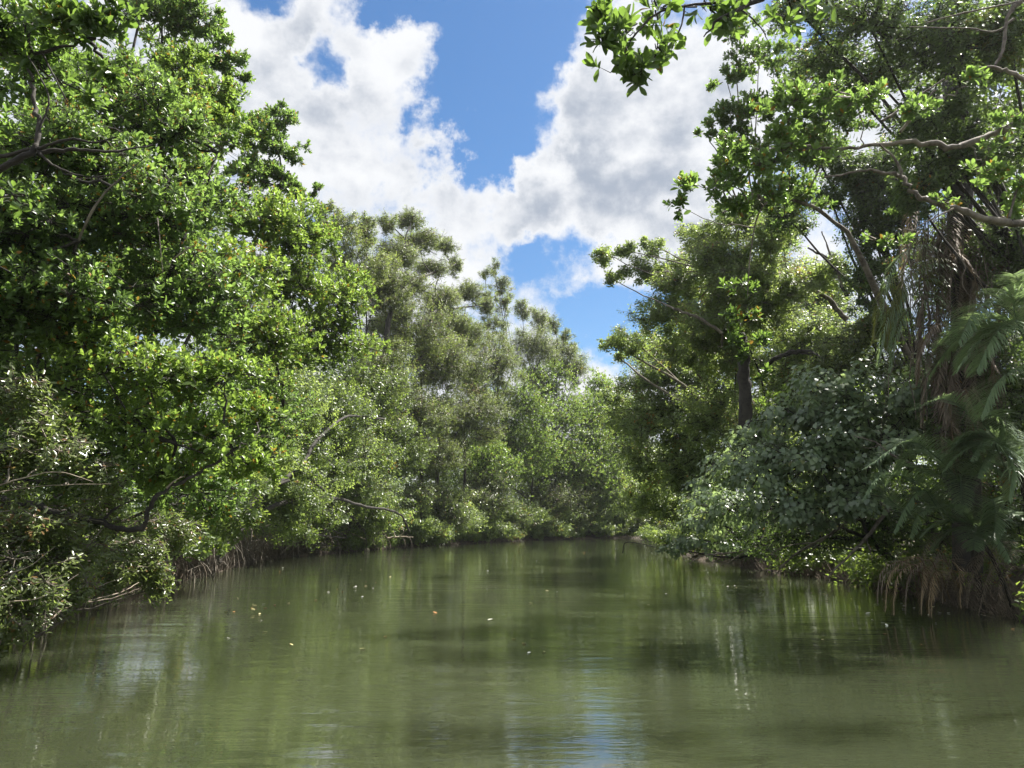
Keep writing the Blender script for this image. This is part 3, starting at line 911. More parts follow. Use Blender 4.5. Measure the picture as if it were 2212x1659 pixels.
tree('riverside_tree', 'farthest pale tree seen through the gap at the river bend', 'tree', 'fresh', on_bank(16, 98),
     [(1340, 1050, 94, 70, 50), (1420, 1070, 96, 60, 40), (1270, 990, 96, 60, 60), (1320, 1100, 92, 60, 40), (1260, 1070, 92, 50, 50), (1330, 960, 100, 50, 50)],
     39, GL, 6, 2.2, detail=0, trunk_r=.35, tw=.3, twig_r=.02)
tree('pale_shrub', 'whitish green shrub spilling to the water in the middle of the left bank', 'shrub', 'thicket', on_bank(-5.2, 60),
     [(950, 1080, 50, 80, 40), (1040, 1085, 52, 70, 45), (1110, 1120, 53, 46, 30), (960, 1125, 50, 70, 24), (1060, 1140, 53, 60, 16), (900, 1070, 48, 50, 40), (1050, 1040, 54, 60, 30)],
     41, GS, 7, 1.9, detail=0, trunk_r=.1, tw=.5, twig_r=.012, upward=.2, droop=.3)
tree('pale_shrub', 'dry looking olive shrub right of the whitish one at the far waterline', 'shrub', 'olive', on_bank(2.5, 78),
     [(1180, 1080, 64, 70, 50), (1240, 1110, 68, 60, 36), (1170, 1130, 63, 50, 20), (1230, 1060, 68, 50, 40)],
     42, GS, 6, 1.8, detail=0, trunk_r=.1, tw=.8, twig_r=.016)
tree('pale_shrub', 'light green shrub at the foot of the glowing tree on the bend', 'shrub', 'limegreen', on_bank(9, 86),
     [(1310, 1120, 76, 60, 34), (1270, 1130, 74, 50, 22), (1345, 1140, 80, 40, 18)],
     43, GS, 6, 2.0, detail=0, trunk_r=.1, tw=.5, twig_r=.016)
tree('pale_shrub', 'small sunlit bushes in the clearing beyond the end of the right bank', 'shrub', 'thicket', on_bank(17, 95),
     [(1395, 1120, 88, 36, 26), (1435, 1126, 88, 30, 22), (1370, 1140, 88, 30, 12)],
     44, GS, 6, 2.4, detail=0, trunk_r=.08, tw=.5, twig_r=.018, upward=.9)

tree('pale_shrub', 'string of bright bushes drooping into the water along the far left bank', 'shrub', 'fresh', on_bank(-1, 72),
     [(900, 1130, 50, 50, 34), (990, 1120, 56, 60, 36), (1080, 1110, 62, 50, 40), (1140, 1118, 67, 50, 38), (1200, 1110, 72, 50, 44), (1270, 1090, 78, 60, 54), (1350, 1100, 84, 50, 44), (1410, 1080, 90, 50, 60), (820, 1120, 44, 60, 40), (930, 1150, 51, 60, 20), (1050, 1145, 58, 70, 20), (1160, 1140, 66, 70, 20), (1260, 1138, 74, 70, 18), (1350, 1138, 82, 60, 18), (1430, 1138, 86, 50, 18)],
     45, GS, 7, 1.6, detail=0, trunk=False, tw=.2, twig_r=.012, upward=.2, droop=.3)
tree('riverside_tree', 'bright yellow green tree hiding where the channel bends away to the right', 'tree', 'fresh', on_bank(15, 62),
     [(1470, 1060, 50, 60, 50), (1440, 1150, 46, 44, 26), (1500, 1160, 40, 60, 30), (1400, 1150, 52, 30, 20), (1420, 1090, 54, 40, 40)],
     46, GL, 7, 1.5, detail=0, trunk_r=.3, tw=.3, twig_r=.012)

# ================================================================ right bank trees
tree('leaning_tree', 'light green tree reaching left over the bend with a ragged bough against the sky', 'tree', 'fresh', on_bank(13.5, 34),
     [(1305, 548, 30, 32, 30), (1350, 540, 30, 34, 24), (1318, 600, 30, 24, 22), (1370, 585, 30, 44, 34), (1440, 580, 30, 66, 50), (1520, 520, 28, 80, 46), (1600, 590, 27, 90, 70), (1440, 680, 30, 90, 50), (1370, 735, 33, 66, 34),
      (1550, 680, 28, 90, 70), (1660, 520, 26, 60, 60), (1320, 738, 34, 34, 16), (1480, 620, 29, 80, 50), (1330, 770, 36, 30, 12), (1600, 480, 27, 90, 46), (1700, 620, 26, 80, 60), (1540, 740, 29, 90, 50), (1790, 590, 25, 50, 60), (1410, 530, 30, 40, 24), (1560, 560, 27, 90, 50), (1640, 660, 27, 90, 60), (1480, 760, 31, 80, 50)],
     51, GL, 8, 1.15, detail=0, trunk_r=.34, sub=.3, twig_r=.008, bark=BARK_GREY, limb_r=.10,
     limbs=[([(1830, 690, 26), (1780, 640, 26), (1710, 600, 26.5), (1640, 585, 27), (1560, 590, 27.5)], .10, .03), ([(1560, 720, 26.5), (1510, 688, 26.5), (1458, 668, 26.5)], .07, .05),
            ([(1830, 640, 24.5), (1800, 570, 24.5), (1745, 535, 24.5)], .07, .03, BARK), ([(1820, 620, 24.5), (1790, 540, 24.5), (1775, 500, 24.5)], .04, .02)])
tree('riverside_tree', 'mass of mid green foliage under the ragged bough, nearest the blue gap', 'tree', 'fresh', on_bank(12.5, 43),
     [(1390, 830, 38, 60, 50), (1370, 900, 40, 60, 60), (1470, 800, 36, 90, 70), (1450, 900, 37, 90, 80), (1400, 1000, 40, 60, 70), (1490, 1000, 37, 90, 80), (1380, 1070, 42, 50, 50), (1320, 860, 40, 30, 26), (1440, 1090, 40, 70, 40)],
     52, GL, 8, 1.3, detail=0, trunk_r=.32, tw=.6, twig_r=.01)
tree('vine_wrapped_tree', 'tree with a stubby vine wrapped trunk in the middle of the right bank', 'tree', 'fresh', on_bank(10.9, 31.5),
     [(1590, 790, 30, 70, 60), (1540, 900, 31, 80, 80), (1620, 940, 30, 80, 70), (1700, 830, 29, 60, 80), (1740, 730, 29, 100, 80), (1600, 700, 29, 60, 60), (1660, 1000, 29, 90, 60)],
     53, GL, 7.5, 1.15, detail=0, trunk_r=.3, tw=.6, twig_r=.01,
     limbs=[([(1612, 1000, 24), (1610, 900, 24), (1608, 820, 24), (1606, 760, 24), (1600, 725, 24)], .24, .16), ([(1650, 790, 24.3), (1690, 768, 24), (1735, 760, 24), (1775, 776, 24.3)], .07, .09)])
tree('riverside_tree', 'wide sunlit tree filling the space behind the stubby vine wrapped trunk', 'tree', 'fresh', on_bank(16, 40),
     [(1560, 620, 38, 90, 70), (1660, 600, 38, 90, 90), (1760, 640, 36, 90, 80), (1500, 720, 38, 100, 80), (1620, 750, 37, 110, 90), (1740, 780, 36, 100, 80), (1830, 740, 35, 80, 90), (1560, 860, 38, 100, 70), (1420, 760, 39, 60, 50), (1690, 500, 36, 60, 40)],
     66, GL, 6.5, 1.25, detail=0, trunk_r=.34, tw=.4, twig_r=.01)
tree('leaf_climber', 'large leaved dark climber capping the stubby trunk', 'climbing plant', 'deepmangrove', P(1605, 760, 24),
     [(1600, 700, 23.7, 50, 46), (1606, 770, 23.6, 24, 20, .3), (1640, 800, 23.9, 26, 20, .3), (1580, 740, 23.8, 30, 26), (1640, 730, 23.8, 30, 26), (1600, 620, 23.6, 36, 34)],
     54, None, 2.79, 1.9, detail=1, trunk=False, singles=30)
tree('leaning_tree', 'tree with fresh green crown between the ragged bough and the big grey limbs', 'tree', 'mangrove', on_bank(13.5, 21),
     [(1570, 175, 17, 46, 30), (1560, 265, 17, 44, 34), (1620, 250, 17, 80, 60), (1700, 330, 17, 100, 70), (1590, 340, 17, 50, 40), (1530, 290, 17, 30, 18), (1800, 260, 17, 90, 60), (1640, 130, 17, 80, 50), (1560, 390, 17, 50, 20), (1590, 60, 17, 60, 40), (1700, 430, 18, 110, 60), (1760, 160, 17, 100, 70), (1600, 450, 18, 90, 30)],
     55, GL, 6.5, 1.0, detail=1, trunk_r=.26, sub=.3, bark=BARK_GREY, trunk_to=P(1830, 500, 19), singles=60,
     limbs=[([(1830, 500, 18), (1740, 440, 17.5), (1640, 430, 17.5), (1560, 460, 17.5)], .05, .02)])
tree('big_limbed_tree', 'nearest right hand tree with thick pale limbs snaking in from the edge', 'tree', 'mangrove', on_bank(11.6, 10.5),
     [(1478, 405, 9.2, 42, 30), (1470, 445, 9.2, 30, 26), (1560, 400, 9, 80, 50), (1560, 330, 9, 60, 40), (1680, 330, 9, 100, 60), (1700, 230, 9, 110, 50), (1850, 210, 9, 110, 60), (1640, 420, 9, 60, 40), (1980, 230, 9, 80, 36, .3, .6),
      (2100, 170, 8.6, 40, 24, .2, .8), (2120, 370, 9.2, 70, 50, .4, .6), (2180, 430, 9.2, 50, 60, .4, .8), (2040, 440, 9, 50, 16, .2, .5), (1900, 520, 9.6, 60, 26, .2, .5), (2190, 250, 9, 40, 40, .3, .6)],
     56, GL, 5.2, .85, detail=2, singles=300, trunk_r=.3, bark=BARK_GREY, trunk_to=P(2330, 300, 9.6), limb_r=.022, upward=.7,
     limbs=[([(2330, 455, 9.2), (2212, 482, 9.1), (2140, 478, 9.0), (2085, 455, 9.0), (2010, 435, 9.0), (1968, 415, 9.0), (1945, 380, 9.0), (1880, 370, 9.0), (1780, 383, 9.0)], .055, .012),
            ([(1950, 385, 9), (1935, 345, 9), (1900, 312, 9)], .022, .010), ([(2340, 220, 9.3), (2212, 262, 9.2), (2150, 285, 9.2), (2070, 318, 9.1), (1990, 308, 9.1), (1900, 312, 9.1), (1800, 320, 9.1), (1700, 318, 9.2), (1600, 330, 9.2)], .055, .010),
            ([(2320, 180, 9.2), (2212, 170, 9.2), (2165, 148, 9.2), (2110, 145, 9.2)], .04, .014), ([(2190, 40, 9), (2150, 68, 9), (2080, 60, 9), (1964, 58, 9)], .016, .006),
            ([(2210, 0, 9), (2180, 30, 9), (2165, 110, 9), (2150, 140, 9)], .03, .016), ([(2212, 2, 9), (2100, 24, 9), (2000, 50, 9)], .016, .008),
            ([(1945, 285, 9.3), (1990, 230, 9.3), (2020, 195, 9.3)], .022, .012), ([(1905, 262, 9.4), (1960, 225, 9.4), (2040, 170, 9.4)], .02, .010),
            ([(2180, 470, 9.0), (2200, 400, 9.0), (2230, 330, 9.0)], .016, .010), ([(2060, 450, 8.9), (2000, 480, 8.9), (1950, 510, 8.9)], .010, .004, BARK_PALE),
            ([(1700, 400, 9.3), (1640, 460, 9.3), (1620, 560, 9.4), (1615, 640, 9.5)], .012, .006)])
tree('overhead_branch_tree', 'leafy bough with big separate leaves hanging alone over the blue sky at the top', 'tree', 'deepmangrove', on_bank(10.8, 4.5),
     [(1290, 25, 5.8, 26, 30, .18), (1345, 60, 5.8, 60, 44, .25), (1350, 130, 5.8, 60, 34, .22), (1420, 110, 5.9, 36, 40, .2), (1420, 20, 6, 70, 34, .3), (1520, 15, 6.1, 80, 30, .3), (1570, 45, 6.1, 36, 22, .2), (1385, 165, 5.9, 22, 10, .15),
      (1300, 85, 5.8, 26, 14, .15), (1700, -20, 6.5, 120, 40, .4)],
     57, GL, 2.5, .98, detail=2, singles=300, trunk_r=.24, trunk_to=P(2500, -300, 6.8), sub=.75, limb_r=.01, twig_r=.004,
     limbs=[([(2500, -300, 6.8), (2000, -160, 6.6), (1750, -60, 6.4), (1640, 0, 6.2), (1560, 40, 6), (1520, 80, 6)], .05, .006), ([(1640, 0, 6.2), (1500, 10, 6), (1420, 30, 5.9), (1370, 80, 5.8), (1340, 130, 5.8)], .016, .005),
            ([(1480, 10, 6), (1470, 60, 5.9), (1440, 110, 5.9)], .009, .004), ([(1600, 20, 6.1), (1640, 55, 6.1), (1660, 90, 6.1)], .008, .003)])
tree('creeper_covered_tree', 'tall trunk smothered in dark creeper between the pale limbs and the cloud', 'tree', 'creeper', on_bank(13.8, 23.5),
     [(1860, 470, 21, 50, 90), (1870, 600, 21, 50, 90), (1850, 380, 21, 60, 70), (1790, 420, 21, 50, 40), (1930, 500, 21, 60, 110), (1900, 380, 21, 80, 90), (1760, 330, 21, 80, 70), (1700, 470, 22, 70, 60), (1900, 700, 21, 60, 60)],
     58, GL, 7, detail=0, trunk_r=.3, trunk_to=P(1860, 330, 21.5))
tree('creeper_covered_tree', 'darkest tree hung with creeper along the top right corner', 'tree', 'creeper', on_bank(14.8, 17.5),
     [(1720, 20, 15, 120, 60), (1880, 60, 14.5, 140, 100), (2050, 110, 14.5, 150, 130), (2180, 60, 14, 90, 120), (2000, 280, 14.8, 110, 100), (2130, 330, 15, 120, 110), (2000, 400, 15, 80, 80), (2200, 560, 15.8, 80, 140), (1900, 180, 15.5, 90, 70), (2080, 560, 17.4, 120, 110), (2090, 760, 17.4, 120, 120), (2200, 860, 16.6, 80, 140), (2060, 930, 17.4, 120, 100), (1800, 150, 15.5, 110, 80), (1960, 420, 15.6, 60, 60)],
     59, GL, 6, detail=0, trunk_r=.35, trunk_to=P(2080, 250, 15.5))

tree('hibiscus_shrub', 'large shrub with dull round grey green leaves leaning to the water on the right', 'shrub', 'hibiscus', on_bank(10.8, 22),
     [(1640, 1010, 19.5, 130, 90), (1720, 900, 19, 100, 60), (1570, 1100, 21, 100, 55), (1820, 860, 18.5, 130, 90), (1880, 960, 18, 130, 110), (1760, 1000, 18.5, 150, 90), (1720, 1090, 18.8, 140, 60), (1960, 860, 18, 80, 100), (1840, 1070, 18, 110, 60)],
     61, GS, 3.7, detail=3, singles=300, bark=BARK, trunk_r=.14, sub=.33, nsub=40)
tree('hibiscus_shrub', 'outermost sunlit tip of round leaves dipping to the river from the right bank', 'shrub', 'hibiscus', on_bank(9.6, 29),
     [(1530, 1120, 25, 60, 40), (1480, 1160, 26, 50, 28), (1450, 1180, 26.5, 34, 16), (1560, 1170, 25, 60, 24), (1620, 940, 23, 50, 40), (1510, 1060, 26, 46, 40)],
     62, GS, 4.65, 1.05, detail=3, singles=80, bark=BARK, trunk_r=.1, sub=.3)
tree('leafy_shrub', 'pale small topped shrub rising above the big round leaved one beside the brown fronds', 'shrub', 'thicket', on_bank(12.6, 23),
     [(1830, 745, 20, 70, 50), (1900, 700, 19.5, 60, 44), (1780, 790, 20.5, 60, 36), (1900, 790, 20, 80, 50), (1860, 690, 19.5, 30, 26)],
     63, GS, 4.96, 1.2, detail=0, trunk_r=.1)
tree('lime_sapling', 'tiny sapling with vivid yellow green leaves above the big round leaved shrub', 'sapling', 'limegreen', P(1665, 960, 20.2),
     [(1660, 862, 20, 22, 20), (1690, 845, 20, 14, 14), (1650, 890, 20, 20, 14)],
     64, None, 3.41, detail=1, trunk_r=.02, bark=BARK_GREY)
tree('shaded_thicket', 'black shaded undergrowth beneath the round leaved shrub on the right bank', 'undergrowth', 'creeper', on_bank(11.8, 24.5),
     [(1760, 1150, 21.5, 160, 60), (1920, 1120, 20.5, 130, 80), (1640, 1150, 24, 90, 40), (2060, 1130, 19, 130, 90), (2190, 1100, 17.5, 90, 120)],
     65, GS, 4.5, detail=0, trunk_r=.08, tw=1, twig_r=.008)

# ================================================================ palms and vines on the right
def frond_geo(pts, length_leaf, rng, n=42, fall=.5, w=.022, stiff=.75):
    """arching feather frond: rachis tube and leaflets bending down"""
    path = smooth_path(pts, 8)
    seg = np.linalg.norm(np.diff(path, axis=0), axis=1)
    cum = np.concatenate(([0], np.cumsum(seg)))
    tot = cum[-1]
    tt = np.linspace(.12, .995, n)
    pos = np.stack([np.interp(tt * tot, cum, path[:, k]) for k in range(3)], 1)
    d = nrm(np.stack([np.interp(np.minimum(tt + .03, 1) * tot, cum, path[:, k]) for k in range(3)], 1)
            - np.stack([np.interp((tt - .03) * tot, cum, path[:, k]) for k in range(3)], 1))
    side = nrm(np.cross(d, np.array((0, 0, 1.0)) + d * .01))
    V, L, S, T = [], [], [], []
    base = 0
    shape = np.sin(np.clip(tt, 0, 1) ** .7 * math.pi * .93 + .12) ** .6
    for sgn in (-1, 1):
        ln = length_leaf * shape * rng.uniform(.85, 1.1, n)
        up = np.cross(side, d)
        a0 = nrm(side * sgn * .9 + d * .55 + up * stiff * .35 + rng.normal(0, .07, (n, 3)))
        prev, dirn = pos, a0
        k = 4
        ring = []
        for i in range(k + 1):
            t = i / k
            wd = w * (1 - t) ** .7 * (.35 if i == 0 else 1)
            up_l = nrm(np.cross(dirn, np.cross(np.array((0, 0, 1.0)), dirn) + 1e-6))
            ws = nrm(np.cross(dirn, np.array((0, 0, 1.0)) + d * .2))
            ring.append(np.stack((prev - ws * wd, prev + ws * wd), 1))
            dirn = nrm(dirn + np.array((0, 0, -fall * (.3 + t))))
            prev = prev + dirn * (ln / k)[:, None]
        Rg = np.stack(ring, 1).reshape(n, -1, 3)
        V.append(Rg.reshape(-1, 3))
        idx = np.array([[2 * i, 2 * i + 1, 2 * i + 3, 2 * i + 2] for i in range(k)]).ravel()
        L.append((np.arange(n)[:, None] * (2 * (k + 1)) + idx[None]).ravel() + base)
        S.append(np.full(n * k, 4))
        T.append(np.repeat(np.clip(rng.normal(.5, .2, n), 0, .95), k))
        base += n * 2 * (k + 1)
    return path, np.concatenate(V), np.concatenate(L), np.concatenate(S), np.concatenate(T)


def frond(parent, pts, leaf_len, rng, mat, rmat, n=42, fall=.5, w=.022, r=.014, stiff=.75):
    path, V, L, S, T = frond_geo(pts, leaf_len, rng, n, fall, w, stiff)
    v, l, s = tube_arrays([(path, np.linspace(r, r * .25, len(path)))], 4)
    fr = solid_from('frond', v, l, s, rmat, parent, smooth=True)
    TRIS[0] += 2 * len(S)
    lf = bpy.data.objects.new('leaflets', np_mesh('leaflets', V - np.array(parent.location), L, S, mat, T))
    lf['kind'] = 'stuff'
    col.objects.link(lf)
    lf.parent = fr
    zadd(V[::3])
    return fr


def auto_frond(parent, c, az, el, ln, leaf_len, rng, mat, rmat, **kw):
    """frond leaving c at azimuth az and elevation el, arching over under its weight"""
    pts = [np.array(c)]
    d = np.array((math.cos(az) * math.cos(el), math.sin(az) * math.cos(el), math.sin(el)))
    sag = kw.pop('sag', .42)
    for i in range(5):
        pts.append(pts[-1] + d * ln / 5)
        d = nrm(d + np.array((0, 0, -sag)) + rng.normal(0, .05, 3))
    return frond(parent, pts, leaf_len, rng, mat, rmat, **kw)


def palm(name, label, base, crown, seed, fronds, count, ln, leaf_len, group, trunk_r=.06, mat=None, elr=(.1, 1.3), azr=(0, 6.28), **kw):
    rng = np.random.default_rng(seed)
    mat = mat or FROND
    e = empty(name, base, label, 'palm', group)
    base, crown = np.array(base, float), np.array(crown, float)
    add_tube('trunk', [base - (0, 0, .4), base * .5 + crown * .5 + rng.normal(0, .05, 3), crown], trunk_r, trunk_r * .7, BARK, e, 8, rng, .01, 4)
    for pts, ll, fall in fronds:
        frond(e, path_uvd(pts), ll * 1.5, rng, mat, mat, n=104, fall=fall * .55, w=.017)
    for k in range(count):
        auto_frond(e, crown + rng.normal(0, .05, 3), rng.uniform(*azr), rng.uniform(*elr), ln * rng.uniform(.75, 1.1), leaf_len * 1.45 * rng.uniform(.8, 1.1), rng, mat, mat, n=90, w=.017, fall=.2, **kw)
    return e


GP = 'feather palms at the right water edge'
palm('feather_palm', 'low palm fanning drooping feathers in front of the round leaved shrub', on_bank(9.6, 16.2), P(2075, 1040, 15.2), 71,
     [([(2075, 1040, 15.2), (2020, 985, 14.6), (1958, 955, 14.3), (1863, 1015, 14.2)], .42, .22), ([(2110, 1000, 14.8), (2103, 912, 14.3), (2041, 862, 14), (1960, 890, 13.9)], .40, .3),
      ([(1990, 1130, 15), (1915, 1069, 14.6), (1930, 1020, 14.6), (1958, 1008, 14.5), (2030, 1030, 14.4)], .36, .2), ([(2070, 1040, 15), (2060, 975, 14.6), (2085, 955, 14.5), (2118, 1005, 14.4)], .4, .4),
      ([(2040, 1120, 14.6), (1980, 1040, 14.2), (1900, 1030, 14), (1862, 1080, 13.9)], .34, .2), ([(2060, 1130, 14.6), (2000, 1060, 14.3), (1960, 1090, 14.2), (1930, 1150, 14.1)], .3, .3)],
     4, 1.6, .34, GP)
palm('feather_palm', 'palm with long grey green feathers hanging down the right edge under the dead skirt', on_bank(10.8, 14.5), P(2215, 720, 14), 72,
     [([(2230, 740, 14), (2165, 662, 13.5), (2110, 668, 13.3), (2070, 740, 13.2)], .6, .5), ([(2240, 760, 13.6), (2190, 700, 13.2), (2150, 720, 13), (2110, 800, 13)], .6, .5),
      ([(2230, 780, 13.2), (2190, 660, 12.9), (2240, 640, 12.8)], .6, .5), ([(2230, 850, 13.4), (2200, 800, 13), (2150, 830, 12.9), (2120, 900, 12.9)], .5, .45)],
     7, 1.9, .42, GP, trunk_r=.08, azr=(2.2, 4.8))
palm('feather_palm', 'palm with one pale lit hanging frond beside the dark right edge', on_bank(10.4, 14.8), P(2190, 985, 14), 73,
     [([(2190, 985, 14), (2124, 912, 13.4), (2160, 900, 13.3), (2174, 960, 13.3)], .42, .55), ([(2190, 1050, 13.6), (2150, 960, 13.2), (2185, 1000, 13.1), (2180, 1080, 13.1)], .35, .5)],
     7, 1.5, .36, GP, trunk_r=.06, azr=(1.8, 4.8))
palm('feather_palm', 'small palm low beside the dead fronds at the water line', on_bank(10.0, 15.8), P(2110, 1150, 15), 74,
     [([(2110, 1150, 15), (2040, 1100, 14.5), (1985, 1110, 14.3), (1965, 1160, 14.2)], .34, .3), ([(2110, 1160, 15), (2140, 1080, 14.4), (2150, 1110, 14.2), (2145, 1170, 14.1)], .34, .4)],
     6, 1.2, .3, GP, trunk_r=.05, azr=(1.8, 5.4))

# tall palm hidden by its own skirt of dead fronds
TRNG = np.random.default_rng(80)
tp = empty('skirted_palm', on_bank(12.0, 17.6), 'tall palm wrapped in a hanging skirt of dead brown fronds and thin vines', 'palm')
add_tube('trunk', [P(2090, 1235, 17.3), P(2085, 800, 17.2), P(2070, 400, 17), P(2060, 60, 17)], .3, .24, BARK, tp, 10, TRNG, .02, 5)
for k in range(46):
    u, v = TRNG.uniform(1985, 2170), TRNG.uniform(430, 900)
    d = 16.6 + TRNG.uniform(-.35, .25) + abs(u - 2075) * .003
    ln = TRNG.uniform(110, 260)
    du = TRNG.normal(0, 26)
    frond(tp, [P(u - du * .6, v - 20, d + .3), P(u, v - 34, d), P(u + du * .5, v + ln * .35, d - .1), P(u + du, v + ln, d)], TRNG.uniform(.30, .55), TRNG, FROND_DEAD, FROND_DEAD,
          n=38, fall=.38, w=.024, r=.016, stiff=.7)
for u, v, du, ln in ((2050, 548, 70, 150), (2160, 560, 60, 110), (2040, 700, -60, 130), (2110, 745, 45, 140), (2165, 655, 50, 60), (2075, 840, 30, 130), (2035, 850, 25, 170)):
    frond(tp, [P(u, v + 30, 16.2), P(u + du * .3, v, 15.9), P(u + du * .8, v + ln * .35, 15.8), P(u + du, v + ln, 15.9)], .36, TRNG, FROND_DEAD, FROND_STRAW, n=34, fall=.6, w=.02, r=.022, stiff=.4)
for k in range(9):
    u, v = 1925 + TRNG.normal(0, 26), TRNG.uniform(520, 760)
    frond(tp, [P(u + 130, v - 30, 16.4), P(u + 70, v - 64, 16.1), P(u + 10, v - 20, 15.9), P(u - 14, v + 90, 15.9)], .5, TRNG, FROND_GOLD if k % 2 else FROND, FROND_GOLD, n=36, fall=.7, w=.016)
for k in range(7):
    u, v = 2130 + TRNG.normal(0, 50), TRNG.uniform(30, 110)
    frond(tp, [P(u - 60, v + 20, 14), P(u - 20, v - 10, 13.8), P(u + 30, v + 10, 13.8), P(u + 70, v + 60, 13.8)], .4, TRNG, FROND_GOLD, FROND_GOLD, n=36, fall=.5, w=.014)


def vines():
    rng = np.random.default_rng(81)
    e = empty('hanging_vines', P(2080, 500, 15), 'curtain of thin grey vines hanging straight down in front of the dark palm', 'vine')
    paths = []
    for k in range(60):
        u = rng.choice([rng.uniform(1940, 2200), rng.normal(1975, 30), rng.normal(2150, 50)])
        v0 = rng.uniform(330, 620) if u < 2000 or rng.random() < .6 else rng.uniform(0, 300)
        v1 = v0 + rng.uniform(120, 480)
        d = rng.uniform(14.8, 16.4)
        w = rng.normal(0, 6)
        paths.append((smooth_path([P(u, v0, d), P(u + w, v0 * .7 + v1 * .3, d), P(u + w * .5 + rng.normal(0, 9), v0 * .4 + v1 * .6, d), P(u + w + rng.normal(0, 12), v1, d)], 4, rng, .03), np.full(13, rng.choice([.003, .004, .006, .012]))))
    V, L, S = tube_arrays(paths, 3)
    tag(solid_from('vine_strands', V, L, S, ROOT, e), kind='stuff')


vines()

# dead fronds trailing into the water
dead = empty('dead_frond_clump', on_bank(9.0, 15.6), 'straw coloured dead palm fronds bowing into the water at lower right', 'palm')
DR = np.random.default_rng(82)
for k, (u0, v0, u1, v1, d) in enumerate([(1960, 1215, 1895, 1300, 15.2), (1985, 1205, 1912, 1318, 15.0), (1975, 1220, 1930, 1326, 14.9), (2010, 1210, 1955, 1322, 15), (2000, 1225, 1990, 1325, 14.9), (2030, 1235, 2006, 1325, 14.9),
                                         (1995, 1240, 1903, 1280, 15.1), (2050, 1210, 2075, 1310, 15.2), (2020, 1240, 2012, 1330, 14.9), (2040, 1200, 2035, 1300, 15.3)]):
    mu, mv = (u0 + u1) / 2, (v0 + v1) / 2
    frond(dead, [P(u0 + 22, v0 + 60, d + .5), P(u0, v0, d), P(mu - (u0 - u1) * .35, mv - 24, d - .1), P(u1, v1, d - .1)], .33, DR, FROND_STRAW if k % 3 else FROND_DEAD, FROND_STRAW, n=44, fall=.3, w=.009, r=.012, stiff=.7)
for k in range(22):
    u, v = DR.uniform(2040, 2330), DR.uniform(1190, 1290)
    frond(dead, [P(u, v - 30, 15.6), P(u - 20, v - 40, 15.4), P(u - 46, v, 15.2), P(u - 50 + DR.normal(0, 20), min(v + 70, 1330), 15.2)], .22, DR, FROND_DEAD, FROND_DEAD, n=26, fall=.5, w=.010, r=.01)


def reeds():
    rng = np.random.default_rng(83)
    A, B = [], []
    for k in range(5200):
        t = rng.random()
        y = 13.2 + t * 19
        xe = np.interp(y, [12, 17, 23, 30, 38], [9.7, 10.1, 10.9, 9.9, 9.2])
        x = xe + rng.uniform(-.5, 1.3)
        h = rng.uniform(.15, .75)
        a = np.array((x, y + rng.uniform(-.3, .3), -.1))
        A.append(a)
        B.append(a + (rng.normal(-.08, .2), rng.normal(0, .2), h))
    A, B = np.array(A), np.array(B)
    V, L, S = seg_arrays(A, B, np.full(len(A), .009), np.full(len(A), .003))
    e = solid_from('dry_grass', V, L, S, ROOT, origin=np.zeros(3))
    tag(e, 'dry brown roots and grass lining the right water edge', 'grass', kind='stuff')
    A, B = [], []
    lx, ly = zip(*LEFT_BANK)
    for k in range(9000):
        y = rng.uniform(8, 84) if rng.random() < .4 else rng.uniform(18, 45)
        xe = np.interp(y, ly[:11], lx[:11])
        x = xe + rng.uniform(-1.6, .45)
        h = rng.uniform(.2, 1.3)
        a = np.array((x, y, -.15))
        h *= 1 if y < 50 else .45
        A.append(a)
        B.append(a + (rng.normal(.0, .28), rng.normal(0, .28), h))
    A, B = np.array(A), np.array(B)
    V, L, S = seg_arrays(A, B, np.full(len(A), .013), np.full(len(A), .006))
    e = solid_from('air_roots', V, L, S, ROOT, origin=np.zeros(3))
    tag(e, 'dense thin brown air roots and dead twigs along the left water edge', 'roots', kind='stuff')


reeds()


def root_tangle():
    rng = np.random.default_rng(84)
    lx, ly = zip(*LEFT_BANK)
    paths = []
    for k in range(520):
        y = rng.uniform(16, 52) if k % 4 else rng.uniform(9, 16)
        x = np.interp(y, ly[:11], lx[:11]) + rng.uniform(-1.4, .3)
        h = rng.uniform(.5, 2.0)
        reach = rng.uniform(.3, 1.5)
        a = rng.uniform(-1.3, 1.3)
        dx, dy = math.cos(a) * reach, math.sin(a) * reach
        p = [(x - .2, y, h), (x + dx * .5, y + dy * .5, h * rng.uniform(.8, 1.1)), (x + dx * .9, y + dy * .9, h * .4), (x + dx, y + dy, -.3)]
        if rng.random() < .35:          # a loose dead twig instead of a root
            p = [(x, y, rng.uniform(0, .8)), (x + dx * .5, y + dy * .5, rng.uniform(.2, 1.1)), (x + dx * 1.2, y + dy * 1.2, rng.uniform(.1, 1.3))]
        pts = smooth_path(p, 4, rng, .03)
        paths.append((pts, np.linspace(1, .6, len(pts)) * rng.choice([.008, .012, .02, .028])))
    V, L, S = tube_arrays(paths, 4)
    e = solid_from('root_tangle', V, L, S, BARK_GREY, origin=np.array((-10., 20, 0)), smooth=True)
    tag(e, 'tangle of arching grey stilt roots and dead twigs under the left bank trees', 'roots', kind='stuff')


root_tangle()


# ================================================================ dead wood in the water
def dead_branch(label, main, forks, r0, mat=BARK_PALE, seed=1, name='dead_branch', cat='dead branch'):
    rng = np.random.default_rng(seed)
    e = empty(name, P(*main[0]), label, cat, 'dead branches dipping into the river')
    add_tube('bough', path_uvd(main), r0, r0 * .35, mat, e, 7, rng, r0 * .2, 6)
    for f in forks:
        add_tube('twig', path_uvd(f), r0 * .42, r0 * .12, mat, e, 5, rng, r0 * .15, 5)
    return e


